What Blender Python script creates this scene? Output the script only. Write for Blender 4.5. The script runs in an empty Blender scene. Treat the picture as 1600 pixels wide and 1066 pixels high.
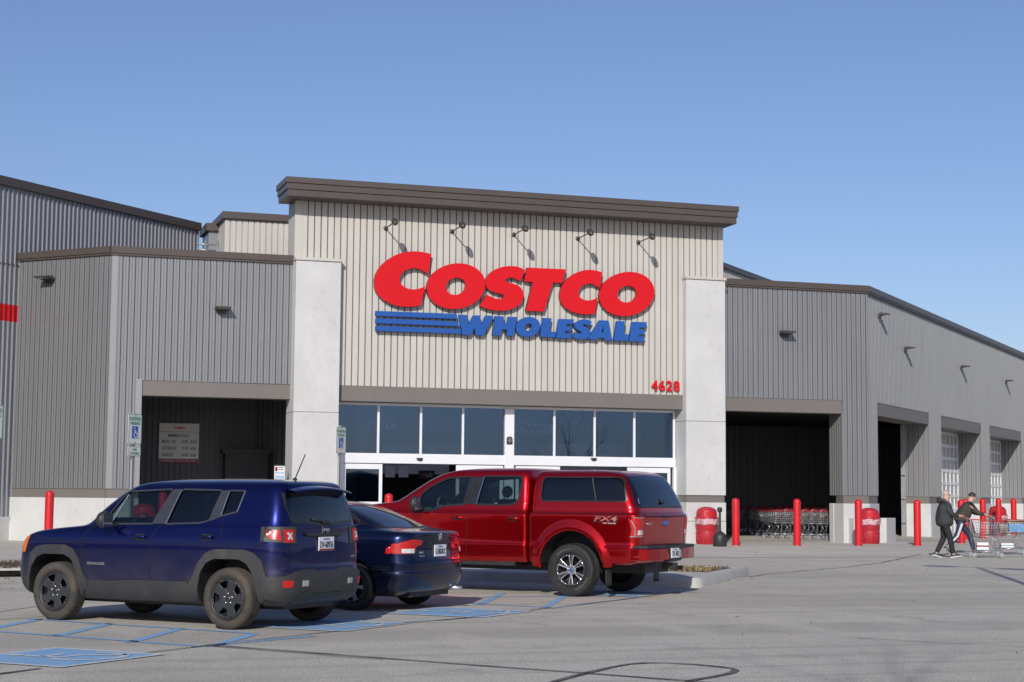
import bpy, math, random
import numpy as np
from mathutils import Vector, Matrix
random.seed(7)
R=math.radians
scene=bpy.context.scene
COL=scene.collection
# ---------------------------------------------------------------- camera
YAW,PITCH,ROLL,CAMH=.3169,.0914,.0084,1.48
fw=Vector((math.sin(YAW)*math.cos(PITCH),math.cos(YAW)*math.cos(PITCH),math.sin(PITCH)))
rt=Vector((math.cos(YAW),-math.sin(YAW),0)); up=rt.cross(fw)
cr=rt*math.cos(ROLL)+up*math.sin(ROLL); cu=up*math.cos(ROLL)-rt*math.sin(ROLL)
cd=bpy.data.cameras.new('camera'); cam=bpy.data.objects.new('camera',cd); COL.objects.link(cam)
M=Matrix((cr,cu,-fw)).transposed().to_4x4(); M.translation=Vector((0,0,CAMH)); cam.matrix_world=M
cd.sensor_width=36; cd.lens=2646.7/1600*36; cd.clip_start=.1; cd.clip_end=6000
scene.camera=cam
# ---------------------------------------------------------------- light
SUN_AZ,SUN_EL=207.0,26.6
w=bpy.data.worlds.new('World'); scene.world=w; w.use_nodes=True
nt=w.node_tree; bg=nt.nodes['Background']; sky=nt.nodes.new('ShaderNodeTexSky')
sky.sky_type='NISHITA'; sky.sun_disc=False; sky.sun_elevation=R(SUN_EL); sky.sun_rotation=R(SUN_AZ)
sky.altitude=250; sky.air_density=1.0; sky.dust_density=.9; sky.ozone_density=4.5
tn=nt.nodes.new('ShaderNodeMix'); tn.data_type='RGBA'; tn.blend_type='MULTIPLY'; tn.inputs[0].default_value=1; tn.inputs[7].default_value=(1.06,.955,1.03,1)
nt.links.new(sky.outputs[0],tn.inputs[6]); nt.links.new(tn.outputs[2],bg.inputs[0]); bg.inputs[1].default_value=.103
sd=bpy.data.lights.new('sun','SUN'); sd.energy=3.85; sd.angle=R(.5); sd.color=(1,.955,.88)
so=bpy.data.objects.new('sun',sd); COL.objects.link(so)
trav=Vector((math.sin(R(SUN_AZ-180))*math.cos(R(SUN_EL)),math.cos(R(SUN_AZ-180))*math.cos(R(SUN_EL)),-math.sin(R(SUN_EL))))
so.rotation_euler=trav.to_track_quat('-Z','Y').to_euler(); so.location=(-20,-40,40)
scene.view_settings.view_transform='Standard'; scene.view_settings.look='None'
scene.view_settings.exposure=0.0; scene.view_settings.gamma=1
scene.render.engine='CYCLES'
# ---------------------------------------------------------------- helpers
def nrm(v): return Vector(v).normalized()
class MB:
    def __init__(s): s.v=[];s.f=[];s.mi=[];s.sm=[]
    def add(s,vs,fs,mi=0,sm=False):
        o=len(s.v); s.v+= [tuple(x) for x in vs]
        for f in fs: s.f.append([i+o for i in f]); s.mi.append(mi); s.sm.append(sm)
    def box(s,x0,x1,y0,y1,z0,z1,mi=0,F=None):
        P=[(x,y,z) for z in (z0,z1) for x,y in ((x0,y0),(x1,y0),(x1,y1),(x0,y1))]
        if F: P=[F(*p) for p in P]
        s.add(P,[[3,2,1,0],[4,5,6,7],[0,1,5,4],[1,2,6,5],[2,3,7,6],[3,0,4,7]],mi)
    def prism(s,poly,fn,d0,d1,mi=0,sm=False):
        # poly 2d, fn(a,b,d)->3d
        n=len(poly); P=[fn(a,b,d0) for a,b in poly]+[fn(a,b,d1) for a,b in poly]
        s.add(P,[list(range(n))[::-1],list(range(n,2*n))]+[[i,(i+1)%n,n+(i+1)%n,n+i] for i in range(n)],mi,sm)
    def tube(s,pts,r,n=8,mi=0,cap=True):
        pts=[Vector(p) for p in pts]; rr=r if isinstance(r,(list,tuple)) else [r]*len(pts)
        P=[];prev=None
        for i,p in enumerate(pts):
            a=pts[max(i-1,0)];b=pts[min(i+1,len(pts)-1)]; t=(b-a).normalized()
            if prev is None:
                u=t.orthogonal().normalized()
            else:
                u=(prev-t*prev.dot(t)); u=u.normalized() if u.length>1e-6 else t.orthogonal().normalized()
            prev=u; q=t.cross(u)
            P+=[p+(u*math.cos(k*2*math.pi/n)+q*math.sin(k*2*math.pi/n))*rr[i] for k in range(n)]
        m=len(pts); fs=[[i*n+k,i*n+(k+1)%n,(i+1)*n+(k+1)%n,(i+1)*n+k] for i in range(m-1) for k in range(n)]
        s.add(P,fs,mi,True)
        if cap:
            o=len(s.v)-len(P); s.f.append([o+k for k in range(n)][::-1]); s.mi.append(mi);s.sm.append(False)
            s.f.append([o+(m-1)*n+k for k in range(n)]); s.mi.append(mi);s.sm.append(False)
    def lathe(s,prof,c=(0,0,0),ax='z',n=24,mi=0,sm=True,sx=1,sy=1):
        P=[];c=Vector(c)
        for r,h in prof:
            for k in range(n):
                a=2*math.pi*k/n; x,y=r*math.cos(a)*sx,r*math.sin(a)*sy
                P.append(c+(Vector((x,y,h)) if ax=='z' else Vector((x,h,y)) if ax=='y' else Vector((h,x,y))))
        m=len(prof)
        flip=ax=='y'
        for i in range(m-1):
            pass
        fs=[[i*n+k,i*n+(k+1)%n,(i+1)*n+(k+1)%n,(i+1)*n+k] for i in range(m-1) for k in range(n)]
        if flip: fs=[f[::-1] for f in fs]
        s.add(P,fs,mi,sm)
    def ell(s,c,rx,ry,rz,n=16,m=10,mi=0):
        prof=[(max(math.sin(math.pi*i/m),1e-4),-math.cos(math.pi*i/m)) for i in range(m+1)]
        P=[];
        for r,h in prof:
            for k in range(n):
                a=2*math.pi*k/n; P.append((c[0]+rx*r*math.cos(a),c[1]+ry*r*math.sin(a),c[2]+rz*h))
        s.add(P,[[i*n+k,i*n+(k+1)%n,(i+1)*n+(k+1)%n,(i+1)*n+k] for i in range(m) for k in range(n)],mi,True)
    def grid(s,fn,nu,nv,mi=0,sm=True,flip=False):
        P=[fn(i/nu,j/nv) for j in range(nv+1) for i in range(nu+1)]
        fs=[[j*(nu+1)+i,j*(nu+1)+i+1,(j+1)*(nu+1)+i+1,(j+1)*(nu+1)+i] for j in range(nv) for i in range(nu)]
        if flip: fs=[f[::-1] for f in fs]
        s.add(P,fs,mi,sm)
    def mesh(s,name,mats,sharp=None):
        me=bpy.data.meshes.new(name); me.from_pydata(s.v,[],s.f)
        mats=mats if isinstance(mats,(list,tuple)) else [mats]
        for m in mats: me.materials.append(m)
        me.polygons.foreach_set('material_index',s.mi); me.polygons.foreach_set('use_smooth',s.sm)
        if sharp: 
            me.polygons.foreach_set('use_smooth',[True]*len(s.f)); me.set_sharp_from_angle(angle=R(sharp))
        me.validate(); me.update(); return me
    def build(s,name,mats,parent=None,sharp=None,bevel=0,seg=2):
        o=bpy.data.objects.new(name,s.mesh(name,mats,sharp)); COL.objects.link(o)
        if parent: o.parent=parent
        if bevel:
            b=o.modifiers.new('bevel','BEVEL'); b.width=bevel; b.segments=seg; b.limit_method='ANGLE'; b.angle_limit=R(40)
        return o
def tag(o,label=None,cat=None,group=None,kind=None):
    if label: o['label']=label
    if cat: o['category']=cat
    if group: o['group']=group
    if kind: o['kind']=kind
    return o
def thing(name,label,cat,loc=(0,0,0),rz=0,group=None):
    o=bpy.data.objects.new(name,None); COL.objects.link(o); o.location=loc; o.rotation_euler=(0,0,rz)
    o.empty_display_size=.2
    return tag(o,label,cat,group)
def kids(o): return [c for c in bpy.data.objects if c.parent==o]
def dup(root,loc,rz,label=None):
    def cp(o,par):
        c=o.copy(); COL.objects.link(c)
        if par: c.parent=par
        for k in KIDS.get(o.name,()): cp(k,c)
        return c
    KIDS={}
    for x in bpy.data.objects:
        if x.parent: KIDS.setdefault(x.parent.name,[]).append(x)
    r=cp(root,None); r.location=loc; r.rotation_euler=(0,0,rz)
    if label: r['label']=label
    return r
def curve_mesh(name,splines,fn,depth,mat):
    cv=bpy.data.curves.new(name,'CURVE'); cv.dimensions='2D'; cv.fill_mode='BOTH'; cv.extrude=depth/2
    for sp in splines:
        q=cv.splines.new('POLY'); q.points.add(len(sp)-1); q.use_cyclic_u=True
        for i,(a,b) in enumerate(sp): q.points[i].co=(a,b,0,1)
    o=bpy.data.objects.new(name,cv); COL.objects.link(o)
    me=conv(o); COL.objects.unlink(o); bpy.data.objects.remove(o)
    for v in me.vertices: v.co=fn(*v.co)
    me.materials.clear(); me.materials.append(mat); me.name=name
    return me
def conv(o):
    bpy.context.view_layer.update(); dg=bpy.context.evaluated_depsgraph_get()
    return bpy.data.meshes.new_from_object(o.evaluated_get(dg))
def text(name,s,mat,org,u,v,width=None,height=None,depth=.004,bold=0,shear=0,parent=None,squash=True,center=True):
    """flat lettering: org centre, u right, v up (world or parent space)"""
    cv=bpy.data.curves.new(name,'FONT'); cv.body=s; cv.extrude=.5; cv.offset=bold; cv.shear=shear; cv.resolution_u=3
    o=bpy.data.objects.new(name,cv); COL.objects.link(o)
    me=conv(o); COL.objects.unlink(o); bpy.data.objects.remove(o)
    co=np.array([x.co[:] for x in me.vertices]); mn=co.min(0);mx=co.max(0); sz=mx-mn
    sx=width/sz[0] if width else None; sy=height/sz[1] if height else None
    if sx is None: sx=sy
    if sy is None: sy=sx
    u=nrm(u);v=nrm(v);n=u.cross(v); org=Vector(org)
    for i,x in enumerate(me.vertices):
        a=(co[i][0]-(mn[0]+mx[0])/2)*sx; b=(co[i][1]-(mn[1]+mx[1])/2)*sy; c=co[i][2]*depth
        x.co=org+u*a+v*b+n*(c+depth/2)
    me.materials.clear(); me.materials.append(mat)
    r=bpy.data.objects.new(name,me); COL.objects.link(r)
    if parent: r.parent=parent
    return r
# ---------------------------------------------------------------- materials
def pm(name,col,rough=.5,metal=0,spec=.5,noise=None,bump=None,coat=0,emit=None,coords='Object',trans=0):
    m=bpy.data.materials.new(name); m.use_nodes=True; t=m.node_tree; b=t.nodes['Principled BSDF']
    b.inputs['Base Color'].default_value=(*col,1); b.inputs['Roughness'].default_value=rough
    b.inputs['Metallic'].default_value=metal; b.inputs['Specular IOR Level'].default_value=spec
    b.inputs['Coat Weight'].default_value=coat; b.inputs['Coat Roughness'].default_value=.03
    tc=t.nodes.new('ShaderNodeTexCoord')
    if noise:
        # list of (scale, (sx,sy,sz), colour, lo, hi, amount)
        cur=None
        for sc,st,c2,lo,hi,am in noise:
            mp=t.nodes.new('ShaderNodeMapping'); mp.inputs['Scale'].default_value=st
            t.links.new(tc.outputs[coords],mp.inputs[0])
            n=t.nodes.new('ShaderNodeTexNoise'); n.inputs['Scale'].default_value=sc; n.inputs['Detail'].default_value=5; n.inputs['Roughness'].default_value=.6
            t.links.new(mp.outputs[0],n.inputs['Vector'])
            mr=t.nodes.new('ShaderNodeMapRange'); mr.inputs[1].default_value=lo; mr.inputs[2].default_value=hi; mr.inputs[4].default_value=am
            t.links.new(n.outputs[0],mr.inputs[0])
            mx=t.nodes.new('ShaderNodeMix'); mx.data_type='RGBA'
            t.links.new(mr.outputs[0],mx.inputs[0])
            if cur is None: mx.inputs[6].default_value=(*col,1)
            else: t.links.new(cur,mx.inputs[6])
            mx.inputs[7].default_value=(*c2,1); cur=mx.outputs[2]
        t.links.new(cur,b.inputs['Base Color'])
    if bump:
        sc,dist,st=bump
        n=t.nodes.new('ShaderNodeTexNoise'); n.inputs['Scale'].default_value=sc; n.inputs['Detail'].default_value=6
        t.links.new(tc.outputs[coords],n.inputs['Vector'])
        bp=t.nodes.new('ShaderNodeBump'); bp.inputs['Distance'].default_value=dist; bp.inputs['Strength'].default_value=st
        t.links.new(n.outputs[0],bp.inputs['Height']); t.links.new(bp.outputs[0],b.inputs['Normal'])
    if emit: b.inputs['Emission Color'].default_value=(*emit[0],1); b.inputs['Emission Strength'].default_value=emit[1]
    return m
def glassmat(name,tint,refl=1.0,rough=.01,base=0.0,ior=1.5):
    m=bpy.data.materials.new(name); m.use_nodes=True; t=m.node_tree; t.nodes.remove(t.nodes['Principled BSDF'])
    out=t.nodes['Material Output']; tr=t.nodes.new('ShaderNodeBsdfTransparent'); tr.inputs[0].default_value=(*tint,1)
    gl=t.nodes.new('ShaderNodeBsdfGlossy'); gl.inputs['Roughness'].default_value=rough; gl.inputs[0].default_value=(*refl,1) if isinstance(refl,tuple) else (refl,refl,refl,1)
    lw=t.nodes.new('ShaderNodeLayerWeight'); lw.inputs[0].default_value=.5
    pw=t.nodes.new('ShaderNodeMath'); pw.operation='POWER'; pw.inputs[1].default_value=4.5; t.links.new(lw.outputs['Facing'],pw.inputs[0])
    ad=t.nodes.new('ShaderNodeMath'); ad.operation='MULTIPLY_ADD'; ad.inputs[1].default_value=.94-base; ad.inputs[2].default_value=.045+base; ad.use_clamp=True
    t.links.new(pw.outputs[0],ad.inputs[0])
    mx=t.nodes.new('ShaderNodeMixShader'); t.links.new(ad.outputs[0],mx.inputs[0]); t.links.new(tr.outputs[0],mx.inputs[1]); t.links.new(gl.outputs[0],mx.inputs[2])
    t.links.new(mx.outputs[0],out.inputs[0]); return m
MT={}
st=(.35,.35,.02)
MT['tan']=pm('tan_ribbed_metal',(.49,.47,.43),.5,noise=[(3,(1,1,.06),(.42,.40,.36),.45,.75,.6),(.8,(1,1,1),(.54,.51,.46),.5,.7,.5)])
MT['grey']=pm('grey_ribbed_metal',(.268,.272,.280),.40,.42,noise=[(3,(1,1,.05),(.225,.227,.232),.45,.75,.7),(.5,(1,1,1),(.285,.285,.283),.45,.7,.6)])
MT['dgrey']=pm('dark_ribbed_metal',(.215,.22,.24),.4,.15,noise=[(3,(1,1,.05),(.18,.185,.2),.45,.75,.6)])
MT['corner']=pm('light_grey_trim_metal',(.30,.305,.31),.4,.2,noise=[(2,(1,1,.1),(.26,.26,.27),.4,.7,.5)])
MT['tallw']=pm('tall_wall_metal',(.29,.295,.32),.35,.15,noise=[(3,(1,1,.05),(.25,.255,.28),.45,.75,.6)])
MT['cap']=pm('brown_metal_coping',(.085,.068,.06),.42,.1,noise=[(1.3,(1,1,1),(.07,.056,.05),.4,.7,.7)])
MT['beam']=pm('taupe_metal_beam',(.165,.148,.135),.5,.05,noise=[(1.5,(1,1,.3),(.145,.13,.12),.4,.7,.6)])
MT['conc']=pm('board_cast_concrete',(.545,.545,.535),.85,noise=[(.8,(1,1,.8),(.485,.485,.475),.42,.62,.8),(4,(1,1,.6),(.43,.43,.415),.57,.70,.55),(17,(1,1,1),(.33,.33,.32),.62,.74,.6)],bump=(18,.01,.25))
MT['white']=pm('white_painted_aluminium',(.74,.75,.77),.35,.1,noise=[(2,(1,1,1),(.68,.69,.71),.45,.7,.5)])
MT['galv']=pm('galvanised_steel',(.45,.46,.47),.38,.6,noise=[(9,(1,1,.4),(.34,.35,.36),.45,.65,.7)])
MT['red']=pm('red_bollard_sleeve',(.56,.010,.016),.34,noise=[(4,(1,1,.5),(.44,.014,.018),.42,.7,.8),(13,(1,1,.6),(.30,.03,.03),.62,.72,.6)])
MT['redpl']=pm('faded_red_plastic',(.42,.02,.03),.42,noise=[(5,(1,1,.4),(.30,.015,.025),.4,.7,.7)])
MT['sred']=pm('sign_red_acrylic',(.58,.009,.016),.6,spec=.15,noise=[(.9,(1,1,1),(.53,.008,.014),.45,.7,.5)])
MT['sblue']=pm('sign_blue_acrylic',(.022,.092,.33),.6,spec=.15,noise=[(.9,(1,1,1),(.018,.075,.31),.45,.7,.5)])
MT['ssred']=pm('sign_red_return',(.25,.008,.012),.45,noise=[(3,(1,1,1),(.2,.006,.01),.4,.7,.5)])
MT['black']=pm('black_matt_plastic',(.022,.022,.024),.5,noise=[(6,(1,1,1),(.035,.034,.033),.45,.7,.6)])
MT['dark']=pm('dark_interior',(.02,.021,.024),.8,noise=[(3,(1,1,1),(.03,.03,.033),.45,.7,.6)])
MT['signw']=pm('white_sign_sheet',(.70,.71,.68),.4,noise=[(6,(1,1,1),(.62,.63,.6),.45,.7,.5)])
MT['signg']=pm('green_sign_ink',(.06,.26,.16),.45,noise=[(9,(1,1,1),(.12,.32,.22),.45,.7,.6)])
MT['signb']=pm('blue_sign_ink',(.01,.10,.40),.4,noise=[(9,(1,1,1),(.02,.12,.42),.45,.7,.5)])
MT['ink']=pm('black_sign_ink',(.02,.02,.025),.5,noise=[(9,(1,1,1),(.03,.03,.035),.45,.7,.5)])
MT['bronze']=pm('bronze_lamp_housing',(.07,.06,.052),.45,.3,noise=[(8,(1,1,1),(.1,.085,.07),.45,.7,.6)])
MT['sgrey']=pm('lens_grey',(.35,.35,.34),.25,noise=[(8,(1,1,1),(.3,.3,.3),.45,.7,.6)])
MT['asph']=None
def ground_mat(name,c1,c2,c3,joint=False):
    m=bpy.data.materials.new(name); m.use_nodes=True; t=m.node_tree; b=t.nodes['Principled BSDF']; b.inputs['Roughness'].default_value=.88
    tc=t.nodes.new('ShaderNodeTexCoord')
    def N(sc,det=4,st=(1,1,1)):
        mp=t.nodes.new('ShaderNodeMapping'); mp.inputs['Scale'].default_value=st; mp.inputs['Rotation'].default_value=(0,0,-R(45)) if st!=(1,1,1) else (0,0,0)
        t.links.new(tc.outputs['Object'],mp.inputs[0])
        n=t.nodes.new('ShaderNodeTexNoise'); n.inputs['Scale'].default_value=sc; n.inputs['Detail'].default_value=det; t.links.new(mp.outputs[0],n.inputs['Vector']); return n.outputs[0]
    def mixc(a,c,fac,lo,hi,am):
        mr=t.nodes.new('ShaderNodeMapRange'); mr.inputs[1].default_value=lo; mr.inputs[2].default_value=hi; mr.inputs[4].default_value=am; t.links.new(fac,mr.inputs[0])
        mx=t.nodes.new('ShaderNodeMix'); mx.data_type='RGBA'; t.links.new(mr.outputs[0],mx.inputs[0])
        if isinstance(a,tuple): mx.inputs[6].default_value=(*a,1)
        else: t.links.new(a,mx.inputs[6])
        mx.inputs[7].default_value=(*c,1); return mx.outputs[2]
    a=mixc(c1,c2,N(.25,5),.4,.62,.8)
    a=mixc(a,tuple(x*.86 for x in c1),N(.7,6,(.25,2.2,1)),.5,.66,.6)
    a=mixc(a,tuple(x*1.12 for x in c1),N(2.3,5),.5,.7,.6)
    a=mixc(a,tuple(x*.74 for x in c1),N(.12,8,(.10,3.5,1)),.50,.62,.75)
    a=mixc(a,tuple(x*.78 for x in c1),N(.10,6),.52,.64,.6)
    a=mixc(a,tuple(x*.62 for x in c1),N(1.3,9),.58,.70,.7)
    a=mixc(a,tuple(x*1.18 for x in c1),N(.5,8,(1.8,.35,1)),.55,.66,.6)
    a=mixc(a,tuple(x*.70 for x in c1),N(.35,9,(.06,6,1)),.55,.63,.55)
    a=mixc(a,c3,N(52,3),.50,.60,.85)
    a=mixc(a,tuple(x*.45 for x in c1),N(95,2),.60,.66,.8)
    a=mixc(a,tuple(min(x*1.55,.8) for x in c1),N(80,2),.60,.68,.8)
    v=t.nodes.new('ShaderNodeTexVoronoi'); v.inputs['Scale'].default_value=1.1; t.links.new(tc.outputs['Object'],v.inputs['Vector'])
    mr=t.nodes.new('ShaderNodeMapRange'); mr.inputs[1].default_value=.05; mr.inputs[2].default_value=.02; mr.inputs[4].default_value=.7; t.links.new(v.outputs['Distance'],mr.inputs[0])
    mx=t.nodes.new('ShaderNodeMix'); mx.data_type='RGBA'; t.links.new(mr.outputs[0],mx.inputs[0]); t.links.new(a,mx.inputs[6]); mx.inputs[7].default_value=(*[x*.55 for x in c1],1); a=mx.outputs[2]
    t.links.new(a,b.inputs['Base Color'])
    bp=t.nodes.new('ShaderNodeBump'); bp.inputs['Distance'].default_value=.006; bp.inputs['Strength'].default_value=.5
    t.links.new(N(60,4),bp.inputs['Height']); t.links.new(bp.outputs[0],b.inputs['Normal'])
    return m
MT['asph']=ground_mat('worn_pavement',(.515,.475,.405),(.59,.55,.475),(.27,.25,.215))
MT['walk']=ground_mat('concrete_walk',(.55,.515,.455),(.60,.565,.505),(.36,.335,.295))
MT['tar']=pm('tar_crack_sealant',(.085,.08,.077),.7,noise=[(6,(1,1,1),(.17,.16,.15),.45,.62,.9),(40,(1,1,1),(.22,.21,.195),.55,.65,.7)])
MT['joint']=pm('dark_joint',(.07,.067,.063),.9,noise=[(10,(1,1,1),(.12,.115,.11),.45,.7,.7)])
MT['pblue']=pm('worn_blue_paint',(.20,.43,.70),.8,noise=[(1.2,(1,1,1),(.26,.44,.64),.4,.65,.7),(38,(1,1,1),(.27,.27,.265),.5,.62,.8),(9,(1,1,1),(.12,.28,.45),.5,.7,.6)])
MT['pwhite']=pm('worn_white_paint',(.62,.64,.66),.8,noise=[(30,(1,1,1),(.34,.36,.38),.5,.64,.8),(5,(1,1,1),(.45,.52,.58),.5,.7,.6)])
# ---------------------------------------------------------------- ground
GZ=[(-60,-.035),(30,-.035),(46,0),(49,.04),(52,.07),(56,.10),(70,.12),(400,.12)]
def gz(y):
    for (a,za),(b,zb) in zip(GZ,GZ[1:]):
        if a<=y<=b: return za+(zb-za)*(y-a)/(b-a)
    return GZ[0][1] if y<0 else GZ[-1][1]
g=MB(); ys=[-3000,-400,-60,0,30]+[30+k for k in range(1,45)]+[100,400,4000]
xs=[-4000,-200,-40,0,40,200,4000]
g.add([(x,y,gz(max(min(y,400),-60))) for y in ys for x in xs],[[j*7+i,j*7+i+1,(j+1)*7+i+1,(j+1)*7+i] for j in range(len(ys)-1) for i in range(6)])
tag(g.build('parking_lot_ground',MT['asph']),kind='structure')
def gpt(x,y,o=.004): return (x,y,gz(y)+o)
def strip(mb,pts,w,o=.004):
    """flat band on the ground along pts (polyline), width w or list"""
    pts=[Vector((p[0],p[1],0)) for p in pts]; ws=w if isinstance(w,(list,tuple)) else [w]*len(pts); P=[]
    for i,p in enumerate(pts):
        a=pts[max(i-1,0)];b=pts[min(i+1,len(pts)-1)];t=(b-a).normalized();n=Vector((-t.y,t.x,0))
        for s in (-1,1):
            q=p+n*s*ws[i]/2; P.append(gpt(q.x,q.y,o))
    mb.add(P,[[2*i,2*i+2,2*i+3,2*i+1] for i in range(len(pts)-1)])
def dens(pts,d=.6,j=0):
    o=[]
    for a,b in zip(pts,pts[1:]):
        n=max(1,int(math.dist(a,b)/d))
        for k in range(n):
            t=k/n; o.append((a[0]+(b[0]-a[0])*t+random.uniform(-j,j),a[1]+(b[1]-a[1])*t+random.uniform(-j,j)))
    return o+[pts[-1]]
def ray(px,py):
    u2=px-800;v2=py-533;f=2646.7
    u=u2*math.cos(ROLL)+v2*math.sin(ROLL);v=-u2*math.sin(ROLL)+v2*math.cos(ROLL)
    return (rt*u/f+fw-up*v/f)
def G(px,py,z=-.035):
    r=ray(px,py); t=(z-CAMH)/r.z; return (r.x*t,r.y*t)
def GG(px,py):
    z=-.035
    for _ in range(4):
        p=G(px,py,z); z=gz(p[1])
    return p
def onY(px,py,Y):
    r=ray(px,py); t=Y/r.y; return Vector((r.x*t,Y,CAMH+r.z*t))
# ================================================================ STORE BUILDING
Y0=49.655; XL=4.118; XR_=28.744; S2=math.sqrt(.5)
def pin(o,root):
    o.parent=root; o.matrix_parent_inverse=Matrix.Translation(-Vector(root.location)) if root.rotation_euler.z==0 else root.matrix_world.inverted(); return o
def corr(mb,P0,P1,z0,z1,pitch=.18,d=.06,g=.028,sl=.002,minor=True,phase=0,mi=0,off=0):
    P0=Vector(P0[:2]);P1=Vector(P1[:2]); L=(P1-P0).length; t=(P1-P0)/L; n=Vector((t.y,-t.x))
    pr=[];k=-1
    while (k*pitch-phase)<L+pitch:
        a=k*pitch-phase; f=pitch-g-2*sl
        pr.append((a,0))
        if minor: m=a+f/2; pr+= [(m-.012,0),(m-.009,-.02),(m+.009,-.02),(m+.012,0)]
        pr+=[(a+f,0),(a+f+sl,-d),(a+f+sl+g,-d)]; k+=1
    q=[]
    for i,(a,b) in enumerate(pr):
        if 0<a<L: q.append((a,b))
    def at(s):
        for (a,b),(c,e) in zip(pr,pr[1:]):
            if a<=s<=c: return b+(e-b)*(s-a)/max(c-a,1e-9)
        return 0
    q=[(0,at(0))]+q+[(L,at(L))]
    P=[]
    for s,h in q:
        p=P0+t*s+n*(h+off); zz0=z0(s) if callable(z0) else z0; P+=[(p.x,p.y,zz0),(p.x,p.y,z1)]
    mb.add(P,[[2*i,2*i+2,2*i+3,2*i+1] for i in range(len(q)-1)],mi)
def obox(mb,P0,P1,z0,z1,o0,o1,mi=0,e0=0,e1=0):
    """box along P0->P1, outward offsets o0<o1, ends extended e0,e1"""
    P0=Vector(P0[:2]);P1=Vector(P1[:2]);t=(P1-P0).normalized();n=Vector((t.y,-t.x));A=P0-t*e0;B=P1+t*e1
    q=[A+n*o1,B+n*o1,B+n*o0,A+n*o0]
    mb.add([(p.x,p.y,z) for z in (z0,z1) for p in q],[[3,2,1,0],[4,5,6,7],[0,1,5,4],[1,2,6,5],[2,3,7,6],[3,0,4,7]],mi)
ST=thing('warehouse_store','large grey and tan ribbed metal warehouse store with a tall entrance tower','building',(16.3,Y0,0))
def part(mb,name,mat,split=False,**k):
    if not split: return pin(mb.build(name,mat,**k),ST)
    par=list(range(len(mb.v)))
    def fd(a):
        while par[a]!=a: par[a]=par[par[a]]; a=par[a]
        return a
    for f in mb.f:
        for i in f[1:]: par[fd(i)]=fd(f[0])
    gr={}
    for i,f in enumerate(mb.f): gr.setdefault(fd(f[0]),[]).append(i)
    for g_ in gr.values():
        q=MB(); mp={}
        for i in g_:
            for a in mb.f[i]:
                if a not in mp: mp[a]=len(q.v); q.v.append(mb.v[a])
            q.f.append([mp[a] for a in mb.f[i]]); q.mi.append(mb.mi[i]); q.sm.append(mb.sm[i])
        o=pin(q.build(name,mat,**k),ST)
    return o
CL=(XL,Y0);CR=(XR_,Y0);E0=(1.634,52.137)
aR=lambda s,o=0:(XR_+s*S2+o*S2,Y0+s*S2-o*S2)      # right 45deg wall: s along, o outward
wL=lambda s,o=0:(E0[0]+s*S2+o*S2,E0[1]+s*S2-o*S2)  # tall left wall
ZR=8.34  # top of cladding under coping
ZB=1.60  # bottom of cladding
OB,OT=4.285,4.73
XT0,XT1=9.39,23.336
# --- left wing
m=MB()
corr(m,E0,CL,ZB,ZR); corr(m,CL,(XT0,Y0),OT,ZR,phase=.03); corr(m,CL,(5.0,Y0),ZB,OT,phase=.03)
part(m,'left_wing_cladding',MT['grey'],split=True)
m=MB()
obox(m,(4.14,Y0),(4.30,Y0),ZB,ZR,-.02,.012); obox(m,(4.90,Y0),(5.07,Y0),ZB,OT+.03,-.5,.016)
part(m,'light_corner_trim',MT['corner'],split=True)
# --- right wing front, column, angled wall
m=MB()
corr(m,(XT1,Y0),CR,OT,ZR,phase=.05); corr(m,(27.78,Y0),CR,ZB,OT,phase=.05+.12)
part(m,'right_wing_cladding',MT['grey'],split=True)
doors=[(1.17,8.69),(10.66,18.2),(20.15,27.68),(29.7,37.2)]
m=MB(); corr(m,aR(0),aR(46),OT+.02,ZR,phase=0,g=.10,d=.036,sl=.003,minor=False)
ed=[0]
for a,b in doors: ed+= [a,b]
ed.append(46)
for i in range(0,len(ed),2): corr(m,aR(ed[i]),aR(ed[i+1]),ZB,OT+.02,phase=ed[i]%.18,g=.10,d=.036,sl=.003,minor=False)
part(m,'side_wall_cladding',MT['grey'],split=True)
# reveals of the openings (ribbed left-facing return walls) + beams
m=MB();bm_=MB();rv=.98
for a,b in doors:
    corr(m,aR(b,-rv),aR(b,0),ZB,OB+.05,pitch=.19,minor=True)          # faces left / sun
    corr(m,aR(a,0),aR(a,-rv),ZB,OB+.05,pitch=.19)
    obox(bm_,aR(a),aR(b),OB+.02,OT+.02,-rv,-.03,e0=-.003,e1=-.003)
corr(m,(27.77,Y0+.9),(27.77,Y0),ZB,OB+.05,pitch=.15,g=.06,minor=False)
part(m,'opening_return_wall',MT['grey'],split=True)
obox(bm_,(5.07,Y0),(9.45,Y0),OB,OT,-.63,-.03); obox(bm_,(23.30,Y0),(27.77,Y0),OB,OT,-.63,-.03)
part(bm_,'opening_beam',MT['beam'],split=True,bevel=.008)
# --- tower
m=MB(); TY=Y0-.25
corr(m,(XT0+.05,TY),(XT1,TY),8.42,10.45,pitch=.2,minor=False,g=.034,d=.085,sl=.002,phase=.05)
corr(m,(10.80,TY),(21.93,TY),OT,8.42,pitch=.2,minor=False,g=.034,d=.085,sl=.002,phase=.05+(10.80-XT0-.05)%.2-0)
corr(m,(XT0,TY+1.1),(XT0,TY),8.3,10.45,pitch=.2,minor=False); corr(m,(XT1,TY),(XT1,TY+1.1),8.3,10.45,pitch=.2,minor=False)
part(m,'tower_cladding',MT['tan'],split=True)
m=MB(); obox(m,(XT0-.015,TY),(XT0+.2,TY),8.42,10.45,-.03,.012); obox(m,(XT1-.17,TY),(XT1+.012,TY),8.5,10.45,-.03,.012)
part(m,'tower_corner_trim',MT['tan'],split=True)
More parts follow.
